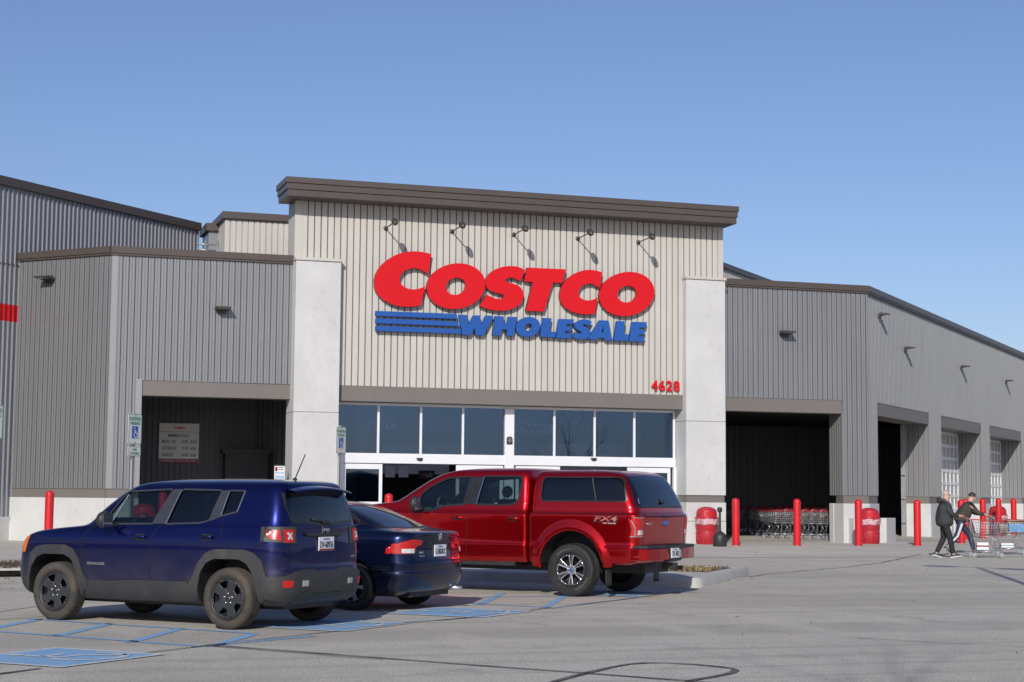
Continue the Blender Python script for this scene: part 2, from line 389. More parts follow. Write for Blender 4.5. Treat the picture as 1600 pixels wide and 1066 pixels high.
# coping of tower: three stepped fascia boards, plus soffit
m=MB()
for i,(z0,z1,o) in enumerate([(10.20,10.39,1.03),(10.398,10.575,1.065),(10.583,10.756,1.10)]):
    m.box(9.0-.03*i,23.46+.03*i,Y0-o,Y0+.5+.05*i,z0,z1)
m.box(9.02,23.40,Y0-.94,Y0+.45,10.38,10.60)
part(m,'tower_coping',MT['cap'],split=True,bevel=.006)
# --- pilasters with recessed band and plinth
PF=Y0-.55
for x0,x1,zt in ((9.385,10.74,8.38),(21.92,23.285,8.42)):
    p=MB(); p.box(x0,x1,PF,PF+1.15,3.90,zt); p.box(x0,x1,PF,PF+1.15,1.56,3.885); p.box(x0+.02,x1-.02,PF+.03,PF+1.1,3.87,3.92)
    po=part(p,'concrete_pilaster',MT['conc'],bevel=.012)
    p=MB(); p.box(x0+.03,x1-.03,PF+.05,PF+1.1,1.335,1.57); q=p.build('recessed_band',MT['beam']); q.parent=po
    p=MB(); p.box(x0,x1+.005,PF,PF+1.15,-.1,.74);p.box(x0,x1+.005,PF+.004,PF+1.15,.75,1.335); q=p.build('plinth',MT['conc'],bevel=.01); q.parent=po
    p=MB(); p.box(x0-.03,x1+.03,PF-.05,TY+.02,zt,zt+.09); q=p.build('capping_strip',MT['tan'],bevel=.008); q.parent=po
m=MB(); m.box(10.742,21.918,TY-.02,Y0+.35,OB-.02,OT-.004)
part(m,'entrance_beam',MT['beam'],bevel=.008)
# --- copings of wings
m=MB()
def cop(P0,P1,z0,z1,e0=0,e1=0,o=.09):
    obox(m,P0,P1,z0+.06,z1,-.35,o,e0=e0,e1=e1); obox(m,P0,P1,z0,z0+.058,-.33,o-.03,e0=e0,e1=e1)
cop(E0,CL,ZR-.02,8.57,0,.0); cop(CL,(XT0-.01,Y0),ZR-.02,8.572,.035); cop((XT1+.01,Y0),CR,ZR-.02,8.572,0,.035); cop(CR,aR(46),ZR-.02,8.57)
part(m,'wing_coping',MT['cap'],split=True)
# --- base walls (concrete) and taupe band
m=MB();b2=MB()
def base(P0,P1,e0=0,e1=0,zt=1.335):
    obox(m,P0,P1,-.2,zt,-.62,.02,e0=e0,e1=e1); obox(b2,P0,P1,zt,ZB,-.5,-.03,e0=e0-.02,e1=e1-.02)
base(E0,CL,.12,.0); base(CL,(5.065,Y0))
base((27.77,Y0),CR,0,.012)
for i in range(0,len(ed),2): base(aR(ed[i]),aR(ed[i+1]))
obox(m,E0,CL,-.2,.62,0,.07,e0=.2,e1=.02)
obox(m,wL(-30),wL(-.02),-.2,.76,-.3,.03)
# stepped plinth at right corner column
obox(m,aR(.55),aR(1.75),-.1,.86,.0,.42); obox(m,(27.95,Y0),(28.8,Y0),-.1,.86,.0,.35)
for a,b in doors: obox(m,aR(b,-rv),aR(b,-.0),-.1,1.335,-.1,.02); obox(b2,aR(b,-rv),aR(b,-.03),1.335,ZB,-.1,-.03)
obox(m,(27.77,Y0+.9),(27.77,Y0+.62),-.1,1.335,-.2,.02)
part(m,'concrete_base_wall',MT['conc'],split=True,bevel=.008)
part(b2,'taupe_base_band',MT['beam'],split=True)
# --- tall warehouse walls (left) with red stripe
m=MB(); corr(m,wL(-30),wL(8.62),7.0,10.5,pitch=.19,d=.05,g=.158,sl=.002,minor=False)
corr(m,wL(-30),wL(0.03),.76,6.5,pitch=.19,d=.05,g=.158,sl=.002,minor=False)
corr(m,wL(8.62),wL(8.62,-6),7.0,10.5,pitch=.19)
part(m,'tall_wall_cladding',MT['tallw'],split=True)
m=MB(); corr(m,wL(-30),wL(.03),6.5,7.0,pitch=.19,d=.05,g=.158,sl=.002,minor=False); part(m,'red_wall_stripe',MT['red'])
m=MB(); obox(m,wL(-30),wL(8.66),10.50,10.76,-.3,.07); obox(m,wL(8.62),wL(8.62,-6),10.50,10.757,-.3,.07); part(m,'tall_wall_coping',MT['cap'],split=True)
# dark solid core + roofs
m=MB()
m.add([(wL(-30)[0],wL(-30)[1],8.2),(E0[0],E0[1],8.2),(XL,Y0+.1,8.2),(XR_,Y0+.1,8.2),(aR(46)[0],aR(46)[1],8.2),(aR(46)[0]-30,aR(46)[1]+30,8.2),(-40,70,8.2)],[[0,1,2,3,4,5,6]])
part(m,'flat_roof',MT['dark'])
m=MB(); m.box(9.45,23.25,TY+.1,TY+1.05,8.25,10.3)
part(m,'tower_core',MT['dark'])
# roof volume behind, left: tan screen wall, pier, ladder rail
m=MB(); A=(7.3,55.2); 
def bp(px,py,Y): return onY(px,py,Y)
a=bp(350,400,56);b=bp(352,337,56); c=bp(470,340,56)
X0=b.x; Z1=b.z
corr(m,(X0,56),(12.5,56),8.2,Z1-.1,pitch=.2,minor=False,g=.035,d=.045)
corr(m,(X0,60),(X0,56),8.2,Z1-.1,pitch=.2,minor=False)
part(m,'roof_screen_wall',MT['tan'],split=True)
m=MB(); m.box(X0-.1,12.5,55.88,60,Z1-.1,Z1+.13); part(m,'roof_screen_coping',MT['cap'])
m=MB(); p0=bp(326,370,57.5);p1=bp(344,362,57.5); m.box(p0.x,p1.x,57.5,59,8.2,p1.z); part(m,'roof_pier',MT['dgrey'])
m=MB(); m.box(p0.x-.1,p1.x+.12,57.38,59.1,p1.z,p1.z+.26); part(m,'roof_pier_coping',MT['cap'])
m=MB(); q0=bp(312,378,54.5);q1=bp(340,383,54.5)
for xx in (q0.x+.18,q1.x): m.tube([(xx,54.5,8.3),(xx,54.5,q1.z+.12)],.04)
for zz in (q1.z,q1.z-.18): m.tube([(q0.x-.1,54.5,zz),(q1.x,54.5,zz)],.025)
part(m,'roof_guard_rail',MT['galv'])
# right: far tan screen wall seen above the wing
m=MB(); r0=onY(1130,411,58); 
fr=lambda s:(r0.x+s*S2-.3,58+s*S2-.3)
corr(m,fr(0),fr(14),8.2,r0.z-.2,pitch=.2,minor=False,g=.05,d=.05); part(m,'far_screen_wall',MT['tan'])
m=MB(); obox(m,fr(0),fr(14),r0.z-.2,r0.z,-.3,.08); part(m,'far_screen_coping',MT['cap'])
MT['pgrey']=pm('porch_shade_ribbed_metal',(.085,.085,.09),.5,noise=[(3,(1,1,.05),(.07,.07,.074),.45,.75,.6)])  # ribbed metal darkened so the colour carries the shade of the porch recess
# --- left porch interior
m=MB(); PB=Y0+5
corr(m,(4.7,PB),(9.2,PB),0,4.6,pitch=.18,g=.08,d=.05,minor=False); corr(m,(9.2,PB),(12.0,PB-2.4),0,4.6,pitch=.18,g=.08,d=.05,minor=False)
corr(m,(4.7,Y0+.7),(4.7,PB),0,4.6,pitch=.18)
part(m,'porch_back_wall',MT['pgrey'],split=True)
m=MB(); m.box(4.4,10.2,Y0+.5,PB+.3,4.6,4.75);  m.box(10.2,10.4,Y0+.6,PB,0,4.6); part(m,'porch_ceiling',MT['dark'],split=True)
m=MB(); m.box(8.05,9.55,PB-.9,PB-.3,2.75,2.9); m.box(8.15,9.5,PB-.85,PB-.3,0,2.75); part(m,'porch_booth',MT['black'],split=True)
# --- right bay interior
m=MB()
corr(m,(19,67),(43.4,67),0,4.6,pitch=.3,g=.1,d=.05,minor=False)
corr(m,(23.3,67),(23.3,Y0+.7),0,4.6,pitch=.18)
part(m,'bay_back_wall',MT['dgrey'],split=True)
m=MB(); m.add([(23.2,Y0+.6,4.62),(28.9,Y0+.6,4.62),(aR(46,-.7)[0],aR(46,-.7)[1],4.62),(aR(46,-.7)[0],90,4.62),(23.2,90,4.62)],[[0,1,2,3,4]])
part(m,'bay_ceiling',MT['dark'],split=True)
# side roll-up doors
m2=MB()
for k,(a,b) in enumerate(doors[1:]):
    do=MB(); gl=MB(); ns,nc=8,5
    if True:
        H0,H1=.08,4.25; hh=(H1-H0)/ns
        for i in range(ns+1):
            z=H0+i*hh; obox(do,aR(a+.02),aR(b-.02),max(z-.06,.0),z+.06,-rv-.06,-rv+.0)
        ww=(b-a)/10
        for j in range(11):
            s=a+.02+j*(b-a-.04)/10; obox(do,aR(s-.045),aR(s+.045),H0,H1,-rv-.055,-rv+.004)
        obox(gl,aR(a+.05),aR(b-.05),H0,H1,-rv-.04,-rv-.03)
        dd=part(do,'roll_up_door',MT['white']); 
        q=gl.build('door_glazing',MT['dglass'] if 'dglass' in MT else MT['sgrey']); q.parent=dd
m=MB(); obox(m,aR(8.58,-.95),aR(8.66,-.95),0.05,4.3,-.12,.06); 
for z in (.6,1.5,2.4,3.3,4.0): obox(m,aR(8.48,-.92),aR(8.6,-.92),z,z+.06,-.1,.02)
part(m,'raised_door_track',MT['galv'])
# --- storefront
SY=Y0+.30
MT['pane']=glassmat('storefront_glass',(.46,.58,.74),(.50,.72,1.0),.01,.09)
MT['panelw']=pm('white_panel',(.86,.86,.84),.5,noise=[(3,(1,1,1),(.8,.8,.78),.45,.7,.6)])
MT['fab']=pm('vestibule_wall',(.66,.70,.76),.5,.1,noise=[(3,(1,1,.1),(.58,.62,.68),.45,.7,.6)])
xs_=lambda px: onY(px,680,SY).x
fr_=MB(); 
fr_.box(10.75,21.9,SY-.08,SY+.06,2.44,2.68)     # header band
fr_.box(10.75,21.9,SY-.05,SY+.05,4.18,4.26)
fr_.box(10.75,21.9,SY-.06,SY+.04,2.68,2.74)
MV=[590.5,657,722.7,865.5,928.4,990.4,1052.5]
for px in MV: x=xs_(px); fr_.box(x-.035,x+.035,SY-.055,SY+.055,2.74,4.18)
x=xs_(795); fr_.box(x-.15,x+.15,SY-.09,SY+.07,0,4.18)
x=xs_(537); fr_.box(10.75,x,SY-.05,SY+.05,0,2.44); 
xe=xs_(1052.5); fr_.box(xe-.03,xe+.1,SY-.07,SY+.07,0,2.44)
SF=part(fr_,'storefront_frame',MT['white'],bevel=.006)
def child(mb,name,mat,par,**k): o=mb.build(name,mat,**k); o.parent=par; o.matrix_parent_inverse=Matrix(); return o
edges=[10.76]+[xs_(p) for p in MV[:3]]+[xs_(788)]; ed2=[xs_(802)]+[xs_(p) for p in MV[3:]]
for E_ in (edges,ed2):
    for a,b in zip(E_,E_[1:]):
        g1=MB(); g1.box(a+.036,b-.036,SY-.01,SY+.01,2.745,4.175); child(g1,'window_pane',MT['pane'],SF)
# sliding door leaves
def leaf(px0,px1,gl=True):
    a,b=xs_(px0),xs_(px1); q=MB(); t=.1
    q.box(a,b,SY-.03,SY+.03,2.26,2.42);q.box(a,b,SY-.03,SY+.03,0.05,.3);q.box(a,a+t,SY-.03,SY+.03,.3,2.26);q.box(b-t,b,SY-.03,SY+.03,.3,2.26)
    q.box(a+t,b-t,SY-.028,SY+.028,1.2,1.28)
    o=child(q,'sliding_door',MT['white'],SF,bevel=.005)
    g1=MB(); g1.box(a+t,b-t,SY-.006,SY+.006,.3,2.26); child(g1,'door_glass',MT['pane'],o)
leaf(536,598);leaf(713,786);leaf(806,875);leaf(980,1047)
for px in (656,928):
    q=MB(); c=onY(px,718,SY-.1); q.ell((c.x,c.y,c.z),.09,.05,.05); q.box(c.x-.1,c.x+.1,SY-.1,SY-.08,c.z+.0,c.z+.045); child(q,'door_sensor',MT['black'],SF)
q=MB(); c=onY(796,688,SY-.1); q.prism([(-.09,-.12),(.09,-.12),(.09,.06),(.05,.11),(-.05,.11),(-.09,.06)],lambda a,b,d:(c.x+a,c.y+d,c.z+b),-.03,.02)
sp=child(q,'wall_speaker',MT['black'],SF)
q=MB()
for dx,dz in ((0,.05),(-.04,0),(.04,0),(0,-.05)): q.box(c.x+dx-.018,c.x+dx+.018,c.y-.036,c.y-.028,c.z+dz-.018,c.z+dz+.018)
child(q,'speaker_grille',MT['sgrey'],sp)
# vestibule interior
m=MB(); VY=Y0+6.2
corr(m,(10.9,VY),(23.2,VY),2.55,4.5,pitch=.17,g=.03,minor=False); 
m.box(10.9,23.2,VY-.3,VY-.06,2.2,2.55)
part(m,'vestibule_wall',MT['fab'],split=True)
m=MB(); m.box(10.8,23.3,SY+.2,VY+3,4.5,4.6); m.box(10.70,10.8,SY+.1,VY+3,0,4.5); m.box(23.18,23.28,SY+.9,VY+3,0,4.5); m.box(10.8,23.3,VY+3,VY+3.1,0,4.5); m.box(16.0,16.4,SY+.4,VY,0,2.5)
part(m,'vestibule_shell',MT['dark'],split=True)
m=MB()
for a,b in ((598,657),(664,722),(842,864),(870,928),(934,978)):
    p=onY(a,694,VY-.45); q=onY(b,712,VY-.45); m.box(p.x,q.x,VY-.45,VY-.4,q.z-.3,p.z)
part(m,'vestibule_panel',MT['panelw'],split=True)
m=MB()
for a,b in ((602,617),(623,638)):
    p=onY(a,728,Y0+5);q=onY(b,746,Y0+5); m.box(p.x,q.x,Y0+5,Y0+5.03,q.z,p.z)
part(m,'poster',MT['fab'],split=True)
def inner_sign(s,x0,x1,y0,y1,Y,lab):
    p=onY(x0,y0,Y);q=onY(x1,y1,Y); t=thing('doorway_sign',lab,'sign',((p.x+q.x)/2,Y,(p.z+q.z)/2)); w_=(q.x-p.x);h=p.z-q.z
    b=MB(); b.box(-w_/2,w_/2,0,.03,-h/2,h/2); b.build('board',MT['panelw'],t)
    text('lettering',s,MT['sred'],(0,-.004,0),(1,0,0),(0,0,1),w_*.86,h*.66,parent=t,bold=.02)
inner_sign('EXIT',575,617,656,671,Y0+1.4,'pale EXIT sign hanging behind the upper glass left of the centre post')
inner_sign('ENTRANCE',794,863,661,677,Y0+1.4,'pale ENTRANCE sign hanging behind the upper glass right of the centre post')
t=thing('display_sign','small dim LG display sign inside the open exit doorway','sign',tuple(onY(668,742,Y0+4)))
b=MB(); b.box(-.30,.24,0.0,.04,-.14,.14); b.build('board',MT['dark'],t)
text('lettering','LG',pm('dim_letter',(.5,.5,.5),.5),(.06,-.004,0),(1,0,0),(0,0,1),.2,.11,parent=t); 
b=MB(); b.lathe([(.06,-.006),(.06,0)],(-.12,0,0),'y',16); b.add([],[]); b.ell((-.12,-.005,0),.055,.006,.055,12,6); b.build('round_mark',MT['ssred'],t)
# ================================================================ SIGN
SGY=TY-.20
def letter(par,name,spl,fn2,depth,mat,side):
    loops=[]
    for sp in spl: loops.append([tuple((lambda v:(v.x,v.z))(onY(*fn2(a,b),SGY))) for a,b in sp])
    me=curve_mesh(name,loops,lambda a,b,c:(a,SGY+c+depth/2,b),depth,mat)
    me.materials.append(side)
    for p in me.polygons:
        if abs(p.normal.y)<.5: p.material_index=1
    # put letters in parent space
    L=Vector(par.location)
    for v in me.vertices: v.co-=L
    o=bpy.data.objects.new(name,me); COL.objects.link(o); o.parent=par; return o
def smooth(pts,k=3,keep=()):
    """closed catmull-rom through pts; indices in keep stay sharp"""
    n=len(pts);o=[]
    for i in range(n):
        p0,p1,p2,p3=pts[i-1],pts[i],pts[(i+1)%n],pts[(i+2)%n]
        if i in keep: p0=p1
        if (i+1)%n in keep: p3=p2
        for j in range(k):
            t=j/k
            o.append(tuple(.5*((2*b)+(c-a)*t+(2*a-5*b+4*c-d)*t*t+(3*b-a-3*c+d)*t**3) for a,b,c,d in zip(p0,p1,p2,p3)))
    return o
def ell2(cx,cy,a,b,sk=-.12,n=40): return [(cx+a*math.cos(2*math.pi*i/n)+sk*b*math.sin(2*math.pi*i/n),cy+b*math.sin(2*math.pi*i/n)) for i in range(n)]
SG=thing('store_sign','big red COSTCO lettering above blue WHOLESALE lettering with three blue stripes on the tower','sign',(15.5,SGY,7.0))
cA=lambda x,y:(575+x/8.88,380+y/8.88);cB=lambda x,y:(725+x/8.88,390+y/8.88);cC=lambda x,y:(870+x/8.88,400+y/8.88)
dA=lambda x,y:(575+x/10,475+y/10);dB=lambda x,y:(710+x/10,475+y/10);dC=lambda x,y:(860+x/10,475+y/10)
C1=[(880,150),(760,124),(640,114),(520,124),(400,158),(300,212),(200,292),(130,385),(95,480),(90,560),(108,660),(170,745),(260,812),(360,857),(470,880),(600,882),(735,862),(795,598),(730,625),(660,640),(590,640),(520,615),(460,570),(440,520),(445,470),(480,410),(530,372),(600,350),(680,350),(760,380),(835,432)]
S1=[(850,290),(780,250),(700,232),(620,230),(520,245),(420,285),(345,345),(305,410),(300,470),(325,540),(380,575),(450,600),(520,618),(555,642),(545,668),(500,686),(440,680),(380,657),(320,627),(215,780),(300,815),(420,843),(520,850),(620,838),(720,800),(790,745),(825,670),(825,600),(790,530),(740,495),(670,470),(600,450),(575,430),(590,405),(640,388),(700,400),(780,438)]
C2=[(632,228),(540,202),(450,193),(350,205),(250,245),(170,300),(100,370),(60,450),(42,540),(50,610),(90,690),(160,745),(250,785),(340,805),(430,810),(525,802),(570,580),(500,608),(430,618),(370,605),(320,570),(305,520),(320,460),(360,410),(430,385),(490,388),(540,410),(605,442)]
T1=[(875,250),(1415,275),(1365,462),(1235,458),(1110,860),(858,850),(955,450),(835,440)]
red=[('letter_c',[smooth(C1,3,(0,16,17,30))],cA),('letter_o',[ell2(1222,597,406,318,-.10),ell2(1220,598,136,120,-.1)],cA),('letter_s',[smooth(S1,3,(0,18,19,36))],cB),
('letter_t',[T1],cB),('letter_c',[smooth(C2,3,(0,15,16,27))],cC),('letter_o',[ell2(972,528,382,308,-.12),ell2(975,530,132,116,-.1)],cC)]
for n_,sp,fn2 in red: letter(SG,n_,sp,fn2,.13,MT['sred'],MT['ssred'])
for sp in ([(125,108),(1385,155),(1400,235),(125,185)],[(125,225),(1410,275),(1425,350),(125,300)],[(125,340),(1440,395),(1460,467),(125,418)]): letter(SG,'blue_stripe',[sp],dA,.13,MT['sblue'],MT['sblue'])
Wd=[(70,165),(205,175),(220,330),(300,178),(400,180),(425,325),(490,182),(610,187),(540,330),(455,492),(330,488),(318,375),(245,492),(125,482)]
Hd=[(635,190),(775,195),(765,300),(825,302),(845,200),(980,205),(925,502),(805,497),(825,400),(745,395),(715,495),(595,492),(625,350)]
Ld=[(1385,218),(1520,225),(1490,430),(1590,437),(1572,524),(1335,512)]
Ed=[(135,235),(370,240),(355,318),(255,312),(250,350),(340,353),(325,427),(235,422),(230,457),(330,462),(315,542),(90,530)]
Sd=[(650,280),(600,250),(545,240),(480,245),(415,278),(375,330),(390,380),(440,412),(488,438),(480,465),(430,458),(385,438),(340,510),(420,548),(490,556),(560,543),(610,505),(632,450),(612,402),(560,368),(512,340),(520,320),(560,325),(605,355)]
Ad=[(770,255),(910,260),(970,572),(850,567),(835,532),(750,527),(725,562),(590,547),(680,400)];Ah=[(825,350),(838,447),(798,447)]
L2=[(1040,265),(1165,270),(1145,470),(1235,475),(1220,578),(990,572)]
E2=[(1280,280),(1510,285),(1490,372),(1395,368),(1390,402),(1480,406),(1470,482),(1385,478),(1380,512),(1478,516),(1455,592),(1230,580)]
for n_,sp,fn2 in [('letter_w',[Wd],dB),('letter_h',[Hd],dB),('letter_o',[ell2(1152,358,188,157,-.12),ell2(1157,362,58,56,-.15)],dB),('letter_l',[Ld],dB),('letter_e',[Ed],dC),('letter_s',[smooth(Sd,2,(0,11,12,23))],dC),('letter_a',[Ad,Ah],dC),('letter_l',[L2],dC),('letter_e',[E2],dC)]:
    letter(SG,n_,sp,fn2,.12,MT['sblue'],MT['sblue'])
# house number
c=onY(1039.5,603,TY-.05); t=thing('house_number','red house number 4628 on the tan wall beside the right pilaster','number sign',tuple(c))
for i,ch in enumerate('4628'):
    text('digit',ch,MT['sred'],(-.375+.25*i,0,0),(1,0,0),(0,0,1),.215,.33,depth=.04,bold=.02,parent=t)
# ================================================================ WALL LAMPS
def goose():
    t=thing('sign_lamp','','wall lamp',(0,0,0))
    b=MB(); b.lathe([(.0,-.03),(.07,-.03),(.07,.0)],(0,0,0),'y',16); b.build('wall_plate',MT['bronze'],t)
    b=MB(); b.tube([(0,0,0),(0,-.5,.01),(0,-1.02,.03)],.019,8); b.build('arm',MT['bronze'],t)
    b=MB()
    M_=Matrix.Translation((0,-1.12,.03))@Matrix.Rotation(R(25),4,'X')
    k=len(b.v); b.ell((0,0,0),.10,.19,.10,14,8); b.v=[tuple(M_@Vector(v)) for v in b.v]
    h=b.build('lamp_head',MT['bronze'],t)
    b=MB(); b.lathe([(.0001,0),(.075,0)],(0,-1.14,-.055),'z',12); b.build('lens',MT['sgrey'],h)
    return t
g0=goose(); lp=[(602.5,357),(706,362),(802.5,367),(902.5,373),(997,379)]
ords=['leftmost gooseneck lamp above the first red C of the sign','second gooseneck lamp from the left above the sign','middle gooseneck lamp above the red letter T of the sign','fourth gooseneck lamp from the left above the sign','rightmost gooseneck lamp above the last red O of the sign']
for i,(a,b) in enumerate(lp):
    c=onY(a,b,TY); o=g0 if i==0 else dup(g0,(0,0,0),0)
    o.location=c; o['label']=ords[i]; o['group']='gooseneck lamps over the sign'
def pack(open_=False):
    t=thing('wall_pack_light','','wall light',(0,0,0))
    b=MB(); b.box(-.13,.13,-.08,0,-.1,.08); b.build('mounting_box',MT['bronze'],t,bevel=.008)
    b=MB(); b.prism([(-.08,.0),(-.46,.04),(-.46,.075),(-.08,.12)],lambda y,z,d:(d,y,z),-.22,.22); h=b.build('housing',MT['bronze'],t,bevel=.01)
    b=MB(); b.box(-.18,.18,-.42,-.12,-.012,.012); 
    b.v=[(x,y,z+.02-(y+.1)*.06) for x,y,z in b.v]; b.build('lens',MT['sgrey'],h); return t
p0=pack()
wp=[((346,488),0,None,'wall light on the grey left wing above the dark porch opening'),((1225,525),0,None,'wall light on the front of the right wing above the cart bay')]
lst=[]
lst.append((Vector((7.30,Y0-.01,6.84)),0,wp[0][3])); lst.append((Vector((25.65,Y0-.01,6.83)),0,wp[1][3]))
for s,z,l in ((1.45,7.72,'wall light nearest the corner on the long right side wall'),(5.0,6.86,'second wall light from the corner on the long right side wall'),(14.4,6.87,'third wall light from the corner on the long right side wall'),(23.9,6.9,'fourth wall light from the corner on the long right side wall')):
    lst.append((Vector((*aR(s,.01),z)),R(45),l))
lst.append((Vector((E0[0]+.85,E0[1]-.85-.014,7.70)),R(-45),'wall light on the angled left corner wall under the coping'))
for i,(l,rz,lab) in enumerate(lst):
    o=p0 if i==0 else dup(p0,l,rz); o.location=l; o.rotation_euler=(0,0,rz); o.scale=(.75,.75,.8) if 2<=i<=5 else (1,1,1); o['label']=lab; o['group']='wall lights on the grey wings'
# ================================================================ HOURS SIGN
p=onY(249,661,PB-.06); t=thing('opening_hours_sign','white MEMBERS ONLY opening hours board on the dark porch wall','sign',(p.x+.63,PB-.07,p.z-.63))
b=MB(); b.box(-.63,.63,-.01,.02,-.63,.63); b.build('board',MT['signw'],t,bevel=.004)
b=MB(); b.box(-.62,.62,-.014,-.0105,-.63,-.50); b.build('red_band',MT['ssred'],t); b=MB(); b.box(-.6,.6,-.014,-.0105,.355,.365); b.build('red_rule',MT['ssred'],t)
X=(1,0,0);Z=(0,0,1)
text('brand_line','Costco',MT['sred'],(0,-.012,.50),X,Z,.34,.11,parent=t,bold=.03,shear=.2)
for s,z,w_,x in (('MEMBERS ONLY',.24,.68,0),('MON - FRI',.05,.42,-.32),('10:00 - 8:30',.05,.46,.31),('SATURDAY',-.16,.46,-.30),('9:30 - 6:00',-.16,.42,.33),('SUNDAY',-.37,.36,-.35),('10:00 - 6:00',-.37,.46,.31)):
    text('text_line',s,MT['ink'],(x,-.012,z),X,Z,w_,.105,parent=t,bold=.008)
text('text_line','MEMBERSHIP CARD IS REQUIRED',MT['signw'],(0,-.0145,-.565),X,Z,1.1,.055,parent=t)
# ================================================================ CARS
def pchip(xs,ys,x):
    n=len(xs); h=[xs[i+1]-xs[i] for i in range(n-1)]; dl=[(ys[i+1]-ys[i])/h[i] for i in range(n-1)]
    d=[0]*n; d[0]=dl[0];d[-1]=dl[-1]
    for i in range(1,n-1):
        if dl[i-1]*dl[i]<=0: d[i]=0
        else:
            w1=2*h[i]+h[i-1];w2=h[i]+2*h[i-1]; d[i]=(w1+w2)/(w1/dl[i-1]+w2/dl[i])
    x=min(max(x,xs[0]),xs[-1]); i=0
    while i<n-2 and x>xs[i+1]: i+=1
    t=(x-xs[i])/h[i]; a,b=ys[i],ys[i+1]
    return a*(1+2*t)*(1-t)**2+h[i]*d[i]*t*(1-t)**2+b*t*t*(3-2*t)+h[i]*d[i+1]*t*t*(t-1)
class Body:
    """closed car shell: stack of plan outlines. rows: z,xr,xf,w,rr,rf"""
    def __init__(s,rows,br=.06,bf=.12,sb=.03,sub=4):
        s.rows=rows; s.br,s.bf,s.sb=br,bf,sb; zs=[r[0] for r in rows]; s.cols=[[r[i] for r in rows] for i in range(6)]
        s.zt=[]
        for a,b in zip(zs,zs[1:]):
            s.zt+= [a+(b-a)*k/sub for k in range(sub)]
        s.zt.append(zs[-1])
        s.tab=[s.L0(z) for z in s.zt]
    def L0(s,z): return [pchip(s.cols[0],c,z) for c in s.cols[1:]]
    def L(s,z):
        z=min(max(z,s.zt[0]),s.zt[-1]); i=0
        while i<len(s.zt)-2 and z>s.zt[i+1]: i+=1
        t=(z-s.zt[i])/(s.zt[i+1]-s.zt[i]); return [a+(b-a)*t for a,b in zip(s.tab[i],s.tab[i+1])]
    def geo(s,z,ins=0):
        xr,xf,w,rr,rf=s.L(z); xr+=ins;xf-=ins;w-=ins; rr=max(min(rr,w*.9),.02);rf=max(min(rf,w*.9),.02)
        er=s.br*((w-s.sb-rr)/w)**2; ef=s.bf*((w-s.sb-rf)/w)**2
        return xr,xf,w,rr,rf,er,ef
    def W(s,x,z):
        xr,xf,w,rr,rf,er,ef=s.geo(z); a=xr+er+rr;b=xf-ef-rf
        if a<=x<=b or b<a: t=(2*(x-a)/(b-a)-1) if b>a else 0; return w-s.sb*t*t
        if x<a: d=min(a-x,rr*.999); return w-s.sb-rr+math.sqrt(rr*rr-d*d)
        d=min(x-b,rf*.999); return w-s.sb-rf+math.sqrt(rf*rf-d*d)
    def XR(s,y,z):
        xr,xf,w,rr,rf,er,ef=s.geo(z); y=abs(y); cy=w-s.sb-rr
        if y<=cy: return xr+s.br*(y/w)**2
        d=min(y-cy,rr*.999); return xr+er+rr-math.sqrt(rr*rr-d*d)
    def XF(s,y,z):
        xr,xf,w,rr,rf,er,ef=s.geo(z); y=abs(y); cy=w-s.sb-rf
        if y<=cy: return xf-s.bf*(y/w)**2
        d=min(y-cy,rf*.999); return xf-ef-rf+math.sqrt(rf*rf-d*d)
    def half(s,z,ins=0,ns=26,nc=7,nr=6):
        xr,xf,w,rr,rf,er,ef=s.geo(z,ins); o=[];cy=w-s.sb-rr
        for i in range(nr): y=cy*i/nr; o.append((xr+s.br*(y/w)**2,y))
        for i in range(nc): a=R(90*i/nc); o.append((xr+er+rr-rr*math.cos(a),cy+rr*math.sin(a)))
        a,b=xr+er+rr,xf-ef-rf
        for i in range(ns+1): t=2*i/ns-1; o.append((a+(b-a)*i/ns,w-s.sb*t*t))
        cy=w-s.sb-rf
        for i in range(1,nc+1): q=R(90*i/nc); o.append((xf-ef-rf+rf*math.sin(q),cy+rf*math.cos(q)))
        for i in range(1,nr+1): y=cy*(1-i/nr); o.append((xf-s.bf*(y/w)**2,y))
        return o
    def shell(s,mb,z0=None,z1=None,ins=0,mi=0,milow=None,zlow=0):
        zs=[z for z in s.zt if (z0 is None or z>=z0) and (z1 is None or z<=z1)]
        rings=[]
        for z in zs:
            h=s.half(z,ins); rings.append([(x,y,z) for x,y in h]+[(x,-y,z) for x,y in h[-2:0:-1]])
        n=len(rings[0]); o=len(mb.v); mb.v+=[p for r in rings for p in r]
        for i in range(len(rings)-1):
            for k in range(n):
                mb.f.append([o+i*n+k,o+(i+1)*n+k,o+(i+1)*n+(k+1)%n,o+i*n+(k+1)%n][::1]); mb.sm.append(True)
                mb.mi.append(milow if milow is not None and (zs[i]+zs[i+1])/2<zlow else mi)
        mb.f.append([o+k for k in range(n)]); mb.mi.append(mi if milow is None else milow); mb.sm.append(False)
        mb.f.append([o+(len(rings)-1)*n+k for k in range(n)][::-1]); mb.mi.append(mi); mb.sm.append(True)
def fixn(o):
    import bmesh
    b=bmesh.new(); b.from_mesh(o.data); bmesh.ops.recalc_face_normals(b,faces=b.faces); b.to_mesh(o.data); b.free()
def boolean(o,cutters):
    fixn(o); par=o.parent; o.parent=None
    for c in cutters:
        fixn(c); md=o.modifiers.new('b','BOOLEAN'); md.operation='DIFFERENCE'; md.object=c; md.solver='EXACT'; md.material_mode='TRANSFER'
    me=conv(o); o.modifiers.clear(); o.data=me
    me.set_sharp_from_angle(angle=R(32))
    o.parent=par
    for c in cutters: bpy.data.objects.remove(c)
